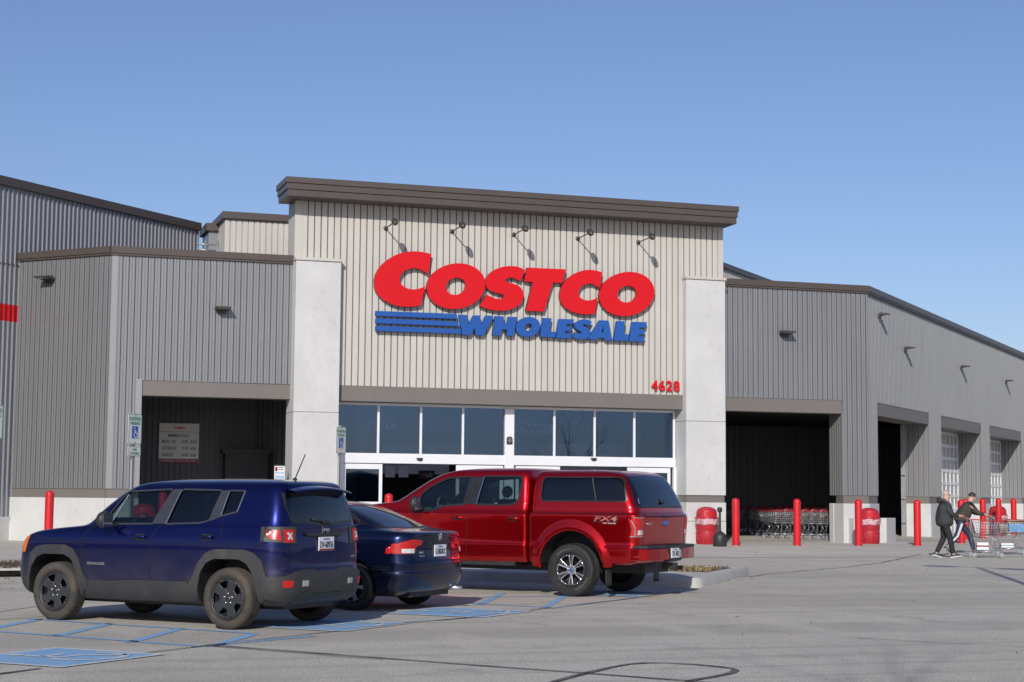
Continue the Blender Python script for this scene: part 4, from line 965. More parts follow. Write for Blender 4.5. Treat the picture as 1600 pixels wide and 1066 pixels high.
# ---------------------------------------------------------------- red pickup with canopy
def pickup():
    car=thing('parked_pickup','ruby red four-door pickup truck with a matching red canopy over its bed','pickup truck',(9.70,25.11,-.035),R(133.1),'cars parked in the reserved bays')
    bed=[(.50,-.98,.70,.93,.12,.04),(.53,-1.06,.72,.965,.12,.04),(.57,-1.09,.72,.985,.12,.04),(.70,-1.12,.72,1.00,.13,.04),(.765,-1.13,.72,1.008,.13,.04),(.80,-1.13,.72,.99,.13,.04),(1.0,-1.14,.72,.992,.13,.04),(1.22,-1.155,.72,1.0,.13,.04),(1.245,-1.15,.72,.998,.13,.04),(1.262,-1.13,.715,.982,.13,.04),(1.275,-1.115,.70,.965,.16,.06),(1.36,-1.10,.70,.952,.17,.07),(1.46,-1.06,.70,.935,.18,.08),(1.62,-.985,.70,.905,.19,.08),(1.78,-.88,.70,.87,.2,.1),(1.86,-.80,.69,.83,.2,.1),(1.90,-.70,.67,.77,.2,.1),(1.925,-.5,.6,.64,.2,.1),(1.935,-.2,.4,.4,.1,.1)]
    b=Body(bed,.035,.0,.004)
    m=MB(); b.shell(m); o=m.build('bed_and_canopy',MT['pf'],car)
    cuts=[]
    cv=MB(); b.shell(cv,1.275,1.87,ins=.05); cuts.append(cv.build('cut',MT['dark']))
    cw=[(.50,1.45),(-.92,1.455),(-.82,1.76),(-.76,1.815),(.50,1.815),(.54,1.77),(.54,1.50)]
    cuts.append(prism_obj(cw,'y',-1.1,1.1,MT['dark']))
    cuts.append(prism_obj([(-.72,1.40),(.72,1.40),(.64,1.80),(-.64,1.80)],'x',-1.4,-.6,MT['dark']))
    def archc(cx,s,r=.53): return prism_obj([(cx+r*math.cos(R(a)),.47+r*math.sin(R(a))) for a in range(-30,211,8)],'y',s*.55,s*1.3,MT['black'])
    for s in (1,-1): cuts.append(archc(0,s))
    boolean(o,cuts)
    cab=[(.50,.80,4.40,.93,.05,.3),(.54,.78,4.55,.965,.05,.3),(.58,.78,4.60,.985,.05,.3),(.70,.78,4.63,1.0,.05,.3),(.765,.78,4.64,1.008,.05,.3),(.80,.78,4.63,.99,.05,.3),(1.0,.78,4.62,.992,.05,.3),(1.18,.78,4.60,.998,.05,.28),(1.225,.78,4.55,.998,.05,.25),(1.25,.785,4.5,.985,.06,.25),(1.30,.79,4.35,.955,.07,.25),(1.35,.79,4.0,.94,.08,.22),(1.39,.79,3.62,.93,.08,.2),(1.42,.79,3.38,.922,.08,.18),(1.46,.79,3.29,.912,.09,.18),(1.62,.80,3.03,.875,.1,.2),(1.78,.81,2.75,.835,.11,.2),(1.87,.83,2.54,.80,.12,.2),(1.92,.85,2.32,.755,.14,.2),(1.945,.90,2.08,.66,.14,.2),(1.96,1.0,1.8,.5,.14,.2),(1.965,1.2,1.5,.25,.1,.1)]
    c=Body(cab,.0,.16,.012)
    m=MB(); c.shell(m); o=m.build('cab',MT['pf'],car)
    cuts=[]; cv=MB(); c.shell(cv,1.0,1.90,ins=.055); cuts.append(cv.build('cut',MT['dark']))
    fw_=[(2.78,1.265),(2.49,1.28),(2.27,1.36),(1.93,1.38),(1.85,1.82),(2.28,1.795),(2.58,1.66),(2.74,1.54)]
    rw_=[(1.70,1.385),(1.30,1.38),(1.05,1.39),(.96,1.45),(.925,1.78),(.95,1.825),(1.61,1.825)]
    for p in (fw_,rw_): cuts.append(prism_obj(p,'y',-1.1,1.1,MT['dark']))
    cuts.append(prism_obj([(-.80,1.44),(.80,1.44),(.68,1.86),(-.68,1.86)],'x',2.2,3.6,MT['dark']))
    for s in (1,-1): cuts.append(archc(3.68,s))
    boolean(o,cuts)
    for s in (1,-1):
        f=SD(b,s);fc=SD(c,s)
        for cx,fn2 in ((0,f),(3.68,fc)):
            m=MB(); outer=[(cx+.68*math.cos(R(a)),.49+.685*math.sin(R(a))) for a in range(-4,185,6)]; inner=[(cx+.53*math.cos(R(a)),.47+.53*math.sin(R(a))) for a in range(-4,185,6)]
            V=[];nu=len(outer);rows_=[0,.25,.55,.8,1]
            off=[0.0,.008,.024,.032,.024]
            for t,of in zip(rows_,off):
                for (a,z),(a2,z2) in zip(outer,inner): V.append(fn2(a+(a2-a)*t,z+(z2-z)*t,of))
            for (a2,z2) in inner: V.append(fn2(a2,z2,-.03))
            m.add(V,[[j*nu+i,j*nu+i+1,(j+1)*nu+i+1,(j+1)*nu+i] for j in range(5) for i in range(nu-1)],0,True)
            m.build('wheel_arch_flare',MT['pf'],car)
        m=MB()
        for pts in ([(1.83,1.24),(1.83,.56)],[(2.86,1.24),(2.86,.56)]): line(m,pts,fc,.0016,.009)
        m.build('panel_gaps',MT['seam'],car)
        m=MB(); line(m,[(.72,1.272),(-1.0,1.272)],f,-.002,.012); m.build('canopy_seal',MT['seam'],car)
        m=MB(); line(m,fw_+[fw_[0]],fc,.003,.03,50); line(m,rw_+[rw_[0]],fc,.003,.03,50); patch(m,[(1.93,1.385),(1.86,1.815)],[(1.68,1.39),(1.60,1.82)],fc,.004,0,8,3); m.build('window_trim',MT['trim'],car)
        m=MB(); line(m,cw+[cw[0]],f,.003,.022,60); m.build('canopy_window_trim',MT['trim'],car)
        m=MB(); line(m,[(1.70,1.39),(1.61,1.82)],fc,.006,.010,8); m.build('window_bar',MT['chrome'],car)
        m=MB(); patch(m,[(2.775,1.27),(2.74,1.54),(2.58,1.66),(2.28,1.795),(1.86,1.815)],[(2.77,1.268),(2.49,1.285),(2.27,1.365),(1.94,1.385)],fc,-.012,0,20,8); m.build('window',MT['cgl'],car)
        m=MB(); patch(m,[(1.68,1.39),(1.61,1.82)],[(1.0,1.41),(.94,1.815)],fc,-.012,0,10,8); m.build('window',MT['cgl'],car)
        m=MB(); patch(m,[(.53,1.46),(.53,1.81)],[(-.90,1.46),(-.77,1.81)],f,-.012,0,8,20); w_=m.build('canopy_window',MT['tint'],car)
        m=MB(); line(m,[(-.31,1.815),(-.41,1.455)],f,.001,.022,8); m.build('window_divider',MT['clad'],w_)
        for x in (2.0,1.0): handle(car,c,x,1.17,MT['pf'],.22,s)
        mirror_(car,2.66,1.13,1.38,MT['black'],s,.26,.2)
        # tail lamp wraps the corner
        gg=RD(b)
        m=MB(); patch(m,[(s*.80,1.205),(s*.985,1.205)],[(s*.80,.93),(s*.985,.93)],gg,.008,.02,14,6); L=m.build('tail_lamp',MT['redl'],car)
        m=MB(); patch(m,[(s*.81,1.02),(s*.93,1.02)],[(s*.81,.95),(s*.93,.95)],gg,.013,.01,8,2); m.build('reverse_lamp',MT['clearl'],L)
        m=MB(); line(m,[(-1.0,1.205),(-1.05,1.12),(-1.07,1.06),(-1.07,.93)],f,.010,.018,12); line(m,[(s*.80,1.21),(s*.99,1.21)],gg,.011,.012,12);line(m,[(s*.80,.925),(s*.99,.925)],gg,.011,.012,12);m.build('lamp_surround',MT['chrome'],L)
        m=MB(); patch(m,[(-.97,1.2),(-1.06,1.2)],[(-1.05,.95),(-1.07,.95)],f,.006,.01,4,6);m.build('lamp_side',MT['redl'],L)
        m=MB(); m.grid(lambda u,v:(-.60-.0*v,s*(.78+.2*u),.42-.24*v),4,4); mf=m.build('mud_flap',MT['black'],car); q=mf.modifiers.new('s','SOLIDIFY'); q.thickness=.01
        if s>0:
            text('decal_outline','FX4',MT['ink'],(-.60,b.W(-.6,1.19)+.0025,1.19),(-1,0,0),(0,0,1),.43,.105,.001,bold=.06,shear=.2,parent=car)
            text('decal','FX4',pm('decal_orange_red',(.42,.06,.05),.45,noise=[(9,(1,1,1),(.4,.35,.35),.5,.7,.6)]),(-.60,b.W(-.6,1.19)+.0045,1.19),(-1,0,0),(0,0,1),.38,.075,.001,bold=.02,shear=.2,parent=car)
            text('decal','OFF ROAD',MT['signw'],(-.66,b.W(-.6,1.12)+.003,1.122),(-1,0,0),(0,0,1),.22,.018,.001,parent=car)
    g=RD(b)
    m=MB(); line(m,[(-.79,1.22),(-.79,.80)],g,.0016,.010); line(m,[(.79,1.22),(.79,.80)],g,.0016,.010); line(m,[(-.8,1.225),(.8,1.225)],g,.0016,.010); line(m,[(-.8,.79),(.8,.79)],g,.0016,.014); m.build('tailgate_gap',MT['seam'],car)
    m=MB(); patch(m,[(-.72,1.265),(.72,1.265)],[(-.78,1.235),(.78,1.235)],g,.02,.03,16,2); m.build('tailgate_lip',MT['pf'],car)
    m=MB(); patch(m,[(-.14,1.255),(.14,1.255)],[(-.14,1.20),(.14,1.20)],g,.006,.01,4,2); m.build('tailgate_latch',MT['black'],car)
    m=MB(); patch(m,[(-.74,1.83),(0,1.855),(.74,1.83)],[(-.88,1.38),(0,1.36),(.88,1.38)],g,.004,.012,24,10); rwn=m.build('canopy_rear_window',MT['rgl'],car)
    m=MB(); line(m,[(-.88,1.375),(.88,1.375)],g,.008,.03,20); m.build('window_seal',MT['trim'],rwn)
    m=MB(); m.ell((b.XR(0,1.44)-.03,0,1.44),.025,.06,.022); m.tube([(b.XR(0,1.44)-.02,0,1.44),(b.XR(0,1.5)-.03,0,1.49)],.012); m.build('canopy_lock',MT['black'],rwn)
    m=MB()
    for s in (1,-1): line(m,[(s*.80,1.42),(s*.765,1.50)],g,.012,.03,4); 
    m.build('window_hinge',MT['alu'],rwn)
    # bumper
    m=MB(); pl_=[(-1.0,.99),(-1.14,.985),(-1.25,.90),(-1.30,.55),(-1.31,.30)]; pl_=pl_+[(x,-y) for x,y in pl_[::-1]]; pi=[(-1.0,.80)]+[( -1.0,-.80)]
    ring=pl_+[(-1.02,-.7),(-1.02,.7)]
    m.prism(ring,lambda x,y,z:(x,y,z),.57,.745); m.prism([(x*1.003-.0,y*.998) for x,y in ring],lambda x,y,z:(x,y,z),.747,.79,mi=1)
    bo=m.build('rear_bumper',[MT['pf'],MT['black']],car,bevel=.012)
    m=MB(); m.prism([(-.27,.79),(.27,.79),(.2,.55),(-.2,.55)],lambda y,z,d:(d,y-0,z),-1.325,-1.2); m.box(-1.33,-1.1,-.05,.05,.42,.52); m.build('hitch_receiver',MT['black'],bo)
    m=MB(); m.box(-1.334,-1.326,-.19,-.12,.6,.72);  m.build('hitch_plug',MT['sgrey'],bo)
    plate(car,-1.327,.67,'TK 482','TRUCK',.30,.15,y=.06)
    m=MB(); m.lathe([(.001,-.012),(.09,-.012),(.1,0)],(b.XR(0,1.1)-.002,0,1.12),'x',24,sx=1,sy=.0+1); m.v=[(x,y,1.12+(z-1.12)*.45) for x,y,z in m.v]; em=m.build('oval_emblem',MT['signb'],car)
    text('emblem_script','Ford',MT['chrome'],(b.XR(0,1.12)-.015,0,1.12),(0,-1,0),(0,0,1),.12,.045,.003,shear=.3,parent=em)
    text('badge','LARIAT',MT['chrome'],(b.XR(.62,1.12)-.003,.60,1.115),(0,-1,0),(0,0,1),.20,.045,.006,bold=.02,parent=car)
    # front end
    m=MB(); patch(m,[(-.70,1.87),(.70,1.87)],[(-.84,1.45),(.84,1.45)],FD(c),-.012,0,20,8); m.build('windscreen',MT['cgl'],car)
    m=MB(); patch(m,[(-.6,1.15),(.6,1.15)],[(-.6,.85),(.6,.85)],FD(c),.02,.05,16,3); m.build('grille',MT['chrome'],car)
    for s in (1,-1):
        m=MB(); patch(m,[(s*.62,1.15),(s*.92,1.15)],[(s*.62,.90),(s*.92,.90)],FD(c),.012,.03,8,3); m.build('headlight',MT['clearl'],car)
    m=MB(); patch(m,[(-.9,.76),(.9,.76)],[(-.88,.56),(.88,.56)],FD(c),.06,.1,20,3); m.build('front_bumper',MT['chrome'],car)
    m=MB(); m.box(-1.0,4.3,-.45,.45,.36,.56);m.box(1.0,2.9,-.92,.92,.44,.51); m.tube([(0,-.8,.40),(0,.8,.40)],.07); m.tube([(3.68,-.8,.40),(3.68,.8,.40)],.06); m.tube([(-1.0,-.5,.42),(-1.2,-.55,.42)],.035); m.build('underbody',MT['black'],car)
    for x in (0,3.68):
        for s in (1,-1): wheel(car,x,s*.865,.405,.275,.245,'six',MT['tyre'],MT['alu'],s,letters=[(95,'WRANGLER'),(250,'GOODYEAR')] if (s>0 and x==0) else None)
    for x,y in ((2.35,.40),(2.35,-.40),(1.45,.40),(1.45,-.40)): seat(car,x,y,1.02,MT['seat'],.55)
    m=MB(); m.grid(lambda u,v:(2.95-.15*v,(u-.5)*1.5,1.22+.12*math.sin(v*math.pi)),8,4); m.lathe([(.17,0),(.185,.012),(.17,.024)],(2.62,.40,1.35),'x',24); m.tube([(2.62,.25,1.35),(2.62,.55,1.35)],.015);m.build('dashboard',MT['sgrey'],car)
    return car
# ---------------------------------------------------------------- navy sedan
def sedan():
    car=thing('parked_sedan','dark navy blue four-door sedan parked between the blue SUV and the red pickup','car',(5.63,22.61,-.035),R(134),'cars parked in the reserved bays')
    rows=[(.20,-.62,3.30,.78,.25,.4),(.27,-.80,3.45,.83,.30,.45),(.36,-.865,3.50,.85,.32,.46),(.50,-.90,3.52,.868,.33,.46),(.515,-.885,3.51,.866,.33,.46),(.62,-.885,3.50,.872,.32,.46),(.655,-.87,3.48,.87,.3,.45),(.75,-.85,3.40,.865,.28,.42),(.83,-.845,3.2,.858,.27,.4),(.90,-.845,2.95,.85,.26,.36),(.97,-.85,2.72,.835,.26,.34),(1.01,-.85,2.60,.81,.26,.3),(1.035,-.80,2.52,.785,.26,.26),(1.055,-.62,2.47,.76,.26,.24),(1.075,-.46,2.42,.735,.25,.24),(1.12,-.32,2.30,.71,.24,.22),(1.20,-.12,2.12,.67,.22,.22),(1.30,.14,1.88,.62,.22,.22),(1.37,.36,1.68,.575,.22,.22),(1.41,.56,1.50,.52,.2,.2),(1.435,.80,1.25,.40,.18,.18),(1.442,.95,1.1,.25,.1,.1)]
    b=Body(rows,.10,.16,.04)
    m=MB(); b.shell(m); o=m.build('body',MT['pc'],car); cuts=[]
    cv=MB(); b.shell(cv,.90,1.37,ins=.05); cuts.append(cv.build('cut',MT['dark']))
    sw=[(2.10,1.03),(.20,1.06),(-.02,1.14),(.12,1.24),(.45,1.345),(.85,1.37),(1.35,1.37),(1.65,1.30)]
    cuts.append(prism_obj(sw,'y',-1,1,MT['dark']))
    cuts.append(prism_obj([(-.60,1.10),(.60,1.10),(.5,1.355),(-.5,1.355)],'x',-.6,.5,MT['dark']))
    cuts.append(prism_obj([(-.62,1.08),(.62,1.08),(.5,1.35),(-.5,1.35)],'x',1.4,2.6,MT['dark']))
    for cx in (0,2.62):
        for s in (1,-1): cuts.append(prism_obj([(cx+.36*math.cos(R(a)),.33+.36*math.sin(R(a))) for a in range(-30,211,10)],'y',s*.55,s*1.2,MT['black']))
    boolean(o,cuts); g=RD(b)
    for s in (1,-1):
        f=SD(b,s)
        m=MB()
        for pts in ([(1.02,1.03),(1.03,.30)],[(2.05,1.0),(2.12,.30)],[(.05,1.07),(.20,.85),(.42,.60)]): line(m,pts,f,.0016,.008)
        line(m,[(-.56,.26),(-.58,.52)],f,.0016,.008)
        m.build('panel_gaps',MT['seam'],car)
        m=MB(); line(m,sw+[sw[0]],f,.003,.022,60); patch(m,[(1.10,1.05),(1.10,1.36)],[(1.0,1.05),(1.0,1.36)],f,.004,0,6,2); m.build('window_trim',MT['trim'],car)
        m=MB(); patch(m,[(2.05,1.035),(1.64,1.30),(1.35,1.365),(1.08,1.368)],[(2.0,1.035),(1.08,1.045)],f,-.012,0,14,6); m.build('window',MT['cgl'],car)
        m=MB(); patch(m,[(1.02,1.366),(.46,1.345),(.12,1.24),(0,1.14)],[(1.02,1.045),(.20,1.06),(.02,1.12)],f,-.012,0,14,6); m.build('window',MT['cgl'],car)
        handle(car,b,1.30,.86,MT['pc'],.2,s); handle(car,b,.35,.88,MT['pc'],.2,s); mirror_(car,1.98,.92,1.02,MT['pc'],s,.14,.2)
        # tail lamps: wrap the corner
        m=MB(); patch(m,[(s*.42,.925),(s*.62,.945),(s*.77,.90),(s*.85,.80)],[(s*.44,.87),(s*.54,.85),(s*.60,.755),(s*.85,.755)],g,.012,.03,18,6); L=m.build('tail_lamp',MT['redl'],car)
        m=MB(); patch(m,[(s*.60,.82),(s*.76,.82)],[(s*.60,.765),(s*.76,.765)],g,.018,.01,8,3); m.build('lamp_window',MT['clearl'],L)
        m=MB(); patch(m,[(-.60,.885),(-.68,.885)],[(-.54,.765),(-.68,.765)],f,.006,.01,6,4); m.build('lamp_side',MT['redl'],L)
        m=MB(); line(m,[(-.42,.50),(-.62,.52)],f,.002,.006,6); m.build('bumper_crease',MT['seam'],car)
    m=MB()
    for pts in ([(-.6,.66),(.6,.66)],[(-.34,.88),(-.34,.70),(-.30,.665)],[(.34,.88),(.34,.70),(.30,.665)]): line(m,pts,g,.0016,.008)
    m.build('panel_gaps',MT['seam'],car)
    m=MB(); patch(m,[(-.36,.90),(.36,.90)],[(-.36,.885),(.36,.885)],g,.012,.02,12,1); m.build('boot_strip',MT['pc'],car)
    m=MB(); patch(m,[(-.54,1.36),(0,1.375),(.54,1.36)],[(-.66,1.10),(0,1.085),(.66,1.10)],g,.003,0,24,12); m.build('rear_window',MT['rgl'],car)
    m=MB(); line(m,[(-.54,1.365),(-.67,1.10),(0,1.08),(.67,1.10),(.54,1.365),(0,1.378),(-.54,1.365)],g,.004,.02,80); m.build('rear_window_trim',MT['trim'],car)
    m=MB(); patch(m,[(-.54,1.36),(.54,1.36)],[(-.64,1.08),(.64,1.08)],FD(b),-.01,0,20,8); m.build('windscreen',MT['cgl'],car)
    plate(car,b.XR(0,.78)-.004,.785,'6 DBD0UC','INDIANA')
    text('badge','CIVIC',MT['chrome'],(b.XR(.42,.76)-.003,.45,.765),(0,-1,0),(0,0,1),.13,.028,.004,parent=car)
    text('badge','Hybrid',MT['chrome'],(b.XR(.42,.71)-.003,.44,.72),(0,-1,0),(0,0,1),.11,.028,.004,parent=car)
    m=MB(); x_=b.XR(0,.965)-.006
    m.prism([(-.045,.045),(-.025,.045),(-.018,.008),(.018,.008),(.025,.045),(.045,.045),(.032,-.045),(.014,-.045),(.010,-.008),(-.010,-.008),(-.014,-.045),(-.032,-.045)],lambda a,c,d:(x_+d,a,.965+c),0,.012); m.build('emblem',MT['chrome'],car)
    m=MB(); patch(m,[(-.4,.70),(.4,.70)],[(-.4,.55),(.4,.55)],FD(b),.005,.02,10,2); m.build('grille',MT['black'],car)
    for s in (1,-1):
        m=MB(); patch(m,[(s*.45,.74),(s*.80,.76)],[(s*.45,.62),(s*.80,.64)],FD(b),.006,.02,8,3); m.build('headlight',MT['clearl'],car)
    m=MB(); m.tube([(-.6,-.45,.27),(-.93,-.45,.27)],.03,12); m.build('exhaust_pipe',MT['alu'],car)
    m=MB(); m.box(-.7,3.2,-.5,.5,.18,.3); m.tube([(0,-.7,.3),(0,.7,.3)],.05); m.build('underbody',MT['black'],car)
    for x in (0,2.62):
        for s in (1,-1): wheel(car,x,s*.75,.31,.205,.205,'spoke5',MT['tyre'],MT['alu'],s)
    for x,y in ((1.4,.34),(1.4,-.34)): seat(car,x,y,.80,MT['seatg'],.44)
    m=MB(); m.grid(lambda u,v:(.15-.5*v,(u-.5)*1.2,1.03+.03*v),8,3)
    for y in (-.36,.36): m.ell((.08,y,1.12),.09,.14,.085,14,10)
    m.box(.1,.3,-.55,.55,.7,1.04); m.build('rear_seat',MT['seatg'],car)
    return car
suv(); pickup(); sedan()
# ================================================================ PAVEMENT MARKS
def gm(mb,poly,o=.004,mi=0):
    mb.add([gpt(x,y,o) for x,y in poly],[list(range(len(poly)))],mi)
def GP(*p): return [GG(*q) for q in p]
# concrete apron in front of the doors (slab sheets with joints)
m=MB(); ys_=[39.1]+[40+k for k in range(0,10)]+[49.2]
m.add([(x,y,gz(y)+.004) for y in ys_ for x in (-30,11,22,33,70)],[[j*5+i,j*5+i+1,(j+1)*5+i+1,(j+1)*5+i] for j in range(len(ys_)-1) for i in range(4)])
tag(m.build('concrete_walk',MT['walk']),kind='structure')
m=MB(); strip(m,dens([(11,39.1),(70,39.05)],1,.01),.03,.008); strip(m,dens([(9,46.6),(60,46.5)],1,.01),.02,.008)
for x in (13,17,21,25,29,33,37): strip(m,[(x,39.1),(x,46.5)],.014,.008)
strip(m,dens([(30,39.1),(36,46)],1,.03),.035,.009)
tag(m.build('pavement_joint',MT['joint']),kind='structure')
# bay floor slab
# tar crack lines
m=MB()
def crack(pts,w,j=.02): 
    q=dens(pts,.35,j); strip(m,q,[w*random.uniform(.6,1.25) for _ in q],.009)
crack(GP((-40,1060),(0,1054),(64,1045.5)),.05); crack(GP((228,1021),(322,1009.5),(517,988),(640,974),(727,966.5),(810,956.5),(994,934.7),(1062,925)),.035,.015)
crack(GP((326,1008.7),(600,1029.5),(820,1046),(1072,1064.5),(1180,1073)),.05,.012); crack(GP((326,1010),(460,1021),(600,1032)),.03,.012)
crack(GP((862,1067),(924,1050.6),(955,1043),(982,1038.6),(1010,1036.8),(1040,1036.8),(1090,1039.5),(1122,1042.3),(1144,1045.3),(1152,1048.5),(1146,1052.3),(1125,1057),(1072,1066)),.06,.02)
crack(GP((1090,926),(1300,934.7),(1450,941),(1600,947),(1800,955)),.022,.02); crack(GP((1340,998),(1450,1004),(1600,1011.5),(1800,1022)),.022,.015)
crack(GP((1168,902),(1195,898),(1300,888.7),(1378,880),(1440,866)),.04,.03); crack(GP((810,927),(1090,926)),.02,.02)
crack(GP((0,969),(60,965),(80,963)),.03,.02);crack(GP((560,975),(800,972),(860,978)),.012,.05)
tag(m.build('tar_crack_lines',MT['tar']),kind='structure')
# blue bay lines
m=MB()
def bl(a,b,w=.11):
    q=dens(GP(a,b),.25,.004); strip(m,q,[w*random.uniform(.85,1.1) for _ in q],.005)
bl((-60,983),(318.7,1010.6),.10); bl((45,967.5),(394,990),.10); bl((300,1012),(490,994),.09)
for a,b in (((-20,984),(62,968)),((90,994),(172,975)),((204,1004),(281,983)),((330,1011),(397,991))): bl(a,b,.13)
bl((735,943),(862,950),.09); bl((735,934),(885,931),.08)
for a,b in (((748.7,945.6),(786,927)),((849,951),(882,932))): bl(a,b,.12)
bl((862,951),(1000,934),.06); bl((600,975),(735,966),.05); bl((-60,985),(-10,1060),.1)
tag(m.build('blue_bay_lines',MT['pblue']),kind='structure')
e1=Vector((S2,S2,0));e2=Vector((-S2,S2,0))
def isa_strokes():
    arc=[(.13+ .30*math.cos(R(a)),-.20+.30*math.sin(R(a))) for a in range(150,391,12)]
    return [[(-.08,.30),(-.04,-.06),(.22,-.06),(.36,-.38),(.47,-.36)],[(-.06,.12),(.18,.12)],arc]
def isa(cx,cy,w,h,ux,flip=1):
    """worn access symbol on the ground"""
    c=Vector((cx,cy,0)); u=ux; v=Vector((-ux.y,ux.x,0))
    P=lambda a,b:(lambda q:(q.x,q.y))(c+u*a*w+v*b*h)
    a=MB(); 
    N=8
    for s0,s1,t0,t1 in ((-.5,.5,-.5,-.45),(-.5,.5,.45,.5),(-.5,-.45,-.45,.45),(.45,.5,-.45,.45)):
        gm(a,[P(s0,t0),P(s1,t0),P(s1,t1),P(s0,t1)],.0085)
    for st_ in isa_strokes():
        q=[P(x*.8*flip,y*.8) for x,y in st_]; strip(a,dens(q,.08),.075,.012)
    gm(a,[P(-.08*.8*flip+.06*math.cos(R(k)),.40*.8+.06*math.sin(R(k))) for k in range(0,360,30)],.0125)
    b=MB(); gm(b,[P(-.45,-.45),P(.45,-.45),P(.45,.45),P(-.45,.45)],.008)
    tag(b.build('access_symbol_paint',MT['pblue']),kind='structure'); tag(a.build('access_symbol_paint',MT['pwhite']),kind='structure')
isa(.98,16.32,1.45,1.35,e1); isa(4.22,19.62,1.5,1.35,e1); isa(6.33,21.40,1.5,1.45,e1); isa(10.0,25.15,1.5,1.4,e1)
# ================================================================ ISLANDS
MT['kerb']=pm('kerb_concrete',(.48,.465,.43),.88,noise=[(2,(1,1,1),(.40,.385,.355),.42,.65,.8),(14,(1,1,1),(.34,.33,.30),.55,.72,.6)],bump=(25,.01,.3))
MT['mulch']=pm('wood_mulch',(.10,.062,.042),.95,noise=[(30,(1,1,1),(.20,.14,.10),.42,.62,.9),(60,(1,1,1),(.03,.02,.015),.5,.65,.9)],bump=(40,.05,1))
MT['straw']=pm('dry_grass',(.42,.33,.15),.9,noise=[(20,(1,1,1),(.28,.2,.09),.4,.65,.8)])
def island(poly,inner,zt=.13,tagp='kerb_island'):
    m=MB(); z0=-.12; n=len(poly); 
    cx=sum(p[0] for p in poly)/n; cy=sum(p[1] for p in poly)/n
    sh=lambda p,k:(p[0]+(cx-p[0])/math.dist(p,(cx,cy))*k,p[1]+(cy-p[1])/math.dist(p,(cx,cy))*k)
    R0=[(*p,z0) for p in poly];R1=[(*sh(p,.03),zt-.05) for p in poly];R2=[(*sh(p,.07),zt) for p in poly]; R3=[(*p,zt) for p in inner]; R4=[(*p,zt-.04) for p in inner]
    V=R0+R1+R2+R3+R4
    m.add(V,[[k*n+i,k*n+(i+1)%n,(k+1)*n+(i+1)%n,(k+1)*n+i] for k in range(4) for i in range(n)],0,False)
    tag(m.build(tagp,MT['kerb'],sharp=50),kind='structure')
    m=MB(); m.add([(*p,zt-.01) for p in inner],[list(range(n))]); tag(m.build('mulch_bed',MT['mulch']),kind='structure')
def rpoly(pts,r,k=5):
    o=[];n=len(pts)
    for i in range(n):
        p=Vector(pts[i]);a=(Vector(pts[i-1])-p).normalized();b=(Vector(pts[(i+1)%n])-p).normalized()
        A=p+a*r;B=p+b*r
        for j in range(k+1):
            t=j/k; o.append(tuple(A*(1-t)**2+p*2*t*(1-t)+B*t*t))
    return o
A_=Vector((12.0,26.3));B_=Vector((15.15,30.75)); d1=(B_-A_).normalized(); d2=Vector((-.70,.714))
out=[A_,B_,B_+d2*7.5,A_+d2*7.5]; inn=[Vector((13.10,28.45)),Vector((14.65,30.45)),Vector((14.65,30.45))+d2*6.0,Vector((13.10,28.45))+d2*6.0]
island(rpoly([tuple(p) for p in out],.35),rpoly([tuple(p) for p in inn],.06))
# left island
o4=[G(-90,899,0),G(150,893,0),G(170,874,.13),G(-60,871,.13)]
i4=[G(-60,889,.13),G(110,887,.13),G(120,878,.13),G(-40,877,.13)]
island(rpoly(o4,.3),rpoly(i4,.1))
# grass tufts + mulch chips
m=MB()
for k in range(420):
    t=random.random(); c=inn[0]+(inn[3]-inn[0])*random.random()*.35+(inn[1]-inn[0])*(.05+.5*random.random()**1.5); h=random.uniform(.05,.2); a=random.uniform(0,6.28); l=random.uniform(.02,.1)
    if (c-inn[0]).length>1.6: continue
    m.add([(c.x,c.y,.11),(c.x+.012*math.cos(a),c.y+.012*math.sin(a),.11),(c.x+l*math.cos(a+1),c.y+l*math.sin(a+1),.11+h)],[[0,1,2]])
tag(m.build('dry_grass',MT['straw']),'dry yellow grass tufts on the mulch behind the pickup','grass',kind='stuff')
m=MB()
def chips(q,n):
    for k in range(n):
        u,v=random.random(),random.random(); p=[Vector(x) for x in q]; c=(p[0]*(1-u)+p[1]*u)*(1-v)+(p[3]*(1-u)+p[2]*u)*v
        a=random.uniform(0,3.14); L=random.uniform(.02,.06); dx,dy=L*math.cos(a),L*math.sin(a); z=.125+random.uniform(0,.03)
        m.add([(c.x-dx,c.y-dy,z-.01),(c.x+dy*.3,c.y-dx*.3,z+random.uniform(0,.02)),(c.x+dx,c.y+dy,z+random.uniform(-.01,.03)),(c.x-dy*.3,c.y+dx*.3,z)],[[0,1,2,3]])
chips(inn,1600); chips(i4,900)
tag(m.build('mulch_chips',MT['mulch']),'brown bark mulch chips filling the kerbed beds','mulch',kind='stuff')
m=MB()
for k in range(70):
    px,py=random.choice([(random.uniform(0,40),random.uniform(834,839)),(random.uniform(1130,1180),random.uniform(900,910)),(random.uniform(1150,1600),random.uniform(860,1060)),(random.uniform(1150,1600),random.uniform(860,900)),(random.uniform(0,20),random.uniform(900,925))])
    x,y=GG(px,py); a=random.uniform(0,6.28); L=random.uniform(.015,.045); z=gz(y)+.01
    m.add([(x-L*math.cos(a),y-L*math.sin(a),z),(x+L*.5*math.sin(a),y-L*.5*math.cos(a),z+.02*random.random()),(x+L*math.cos(a),y+L*math.sin(a),z+.01),(x-L*.5*math.sin(a),y+L*.5*math.cos(a),z+.02*random.random())],[[0,1,2,3]])
tag(m.build('fallen_leaves',pm('dry_leaf',(.20,.11,.05),.8,noise=[(5,(1,1,1),(.3,.2,.1),.4,.7,.7)])),'scattered dry brown leaves and specks on the pavement','leaves',kind='stuff')
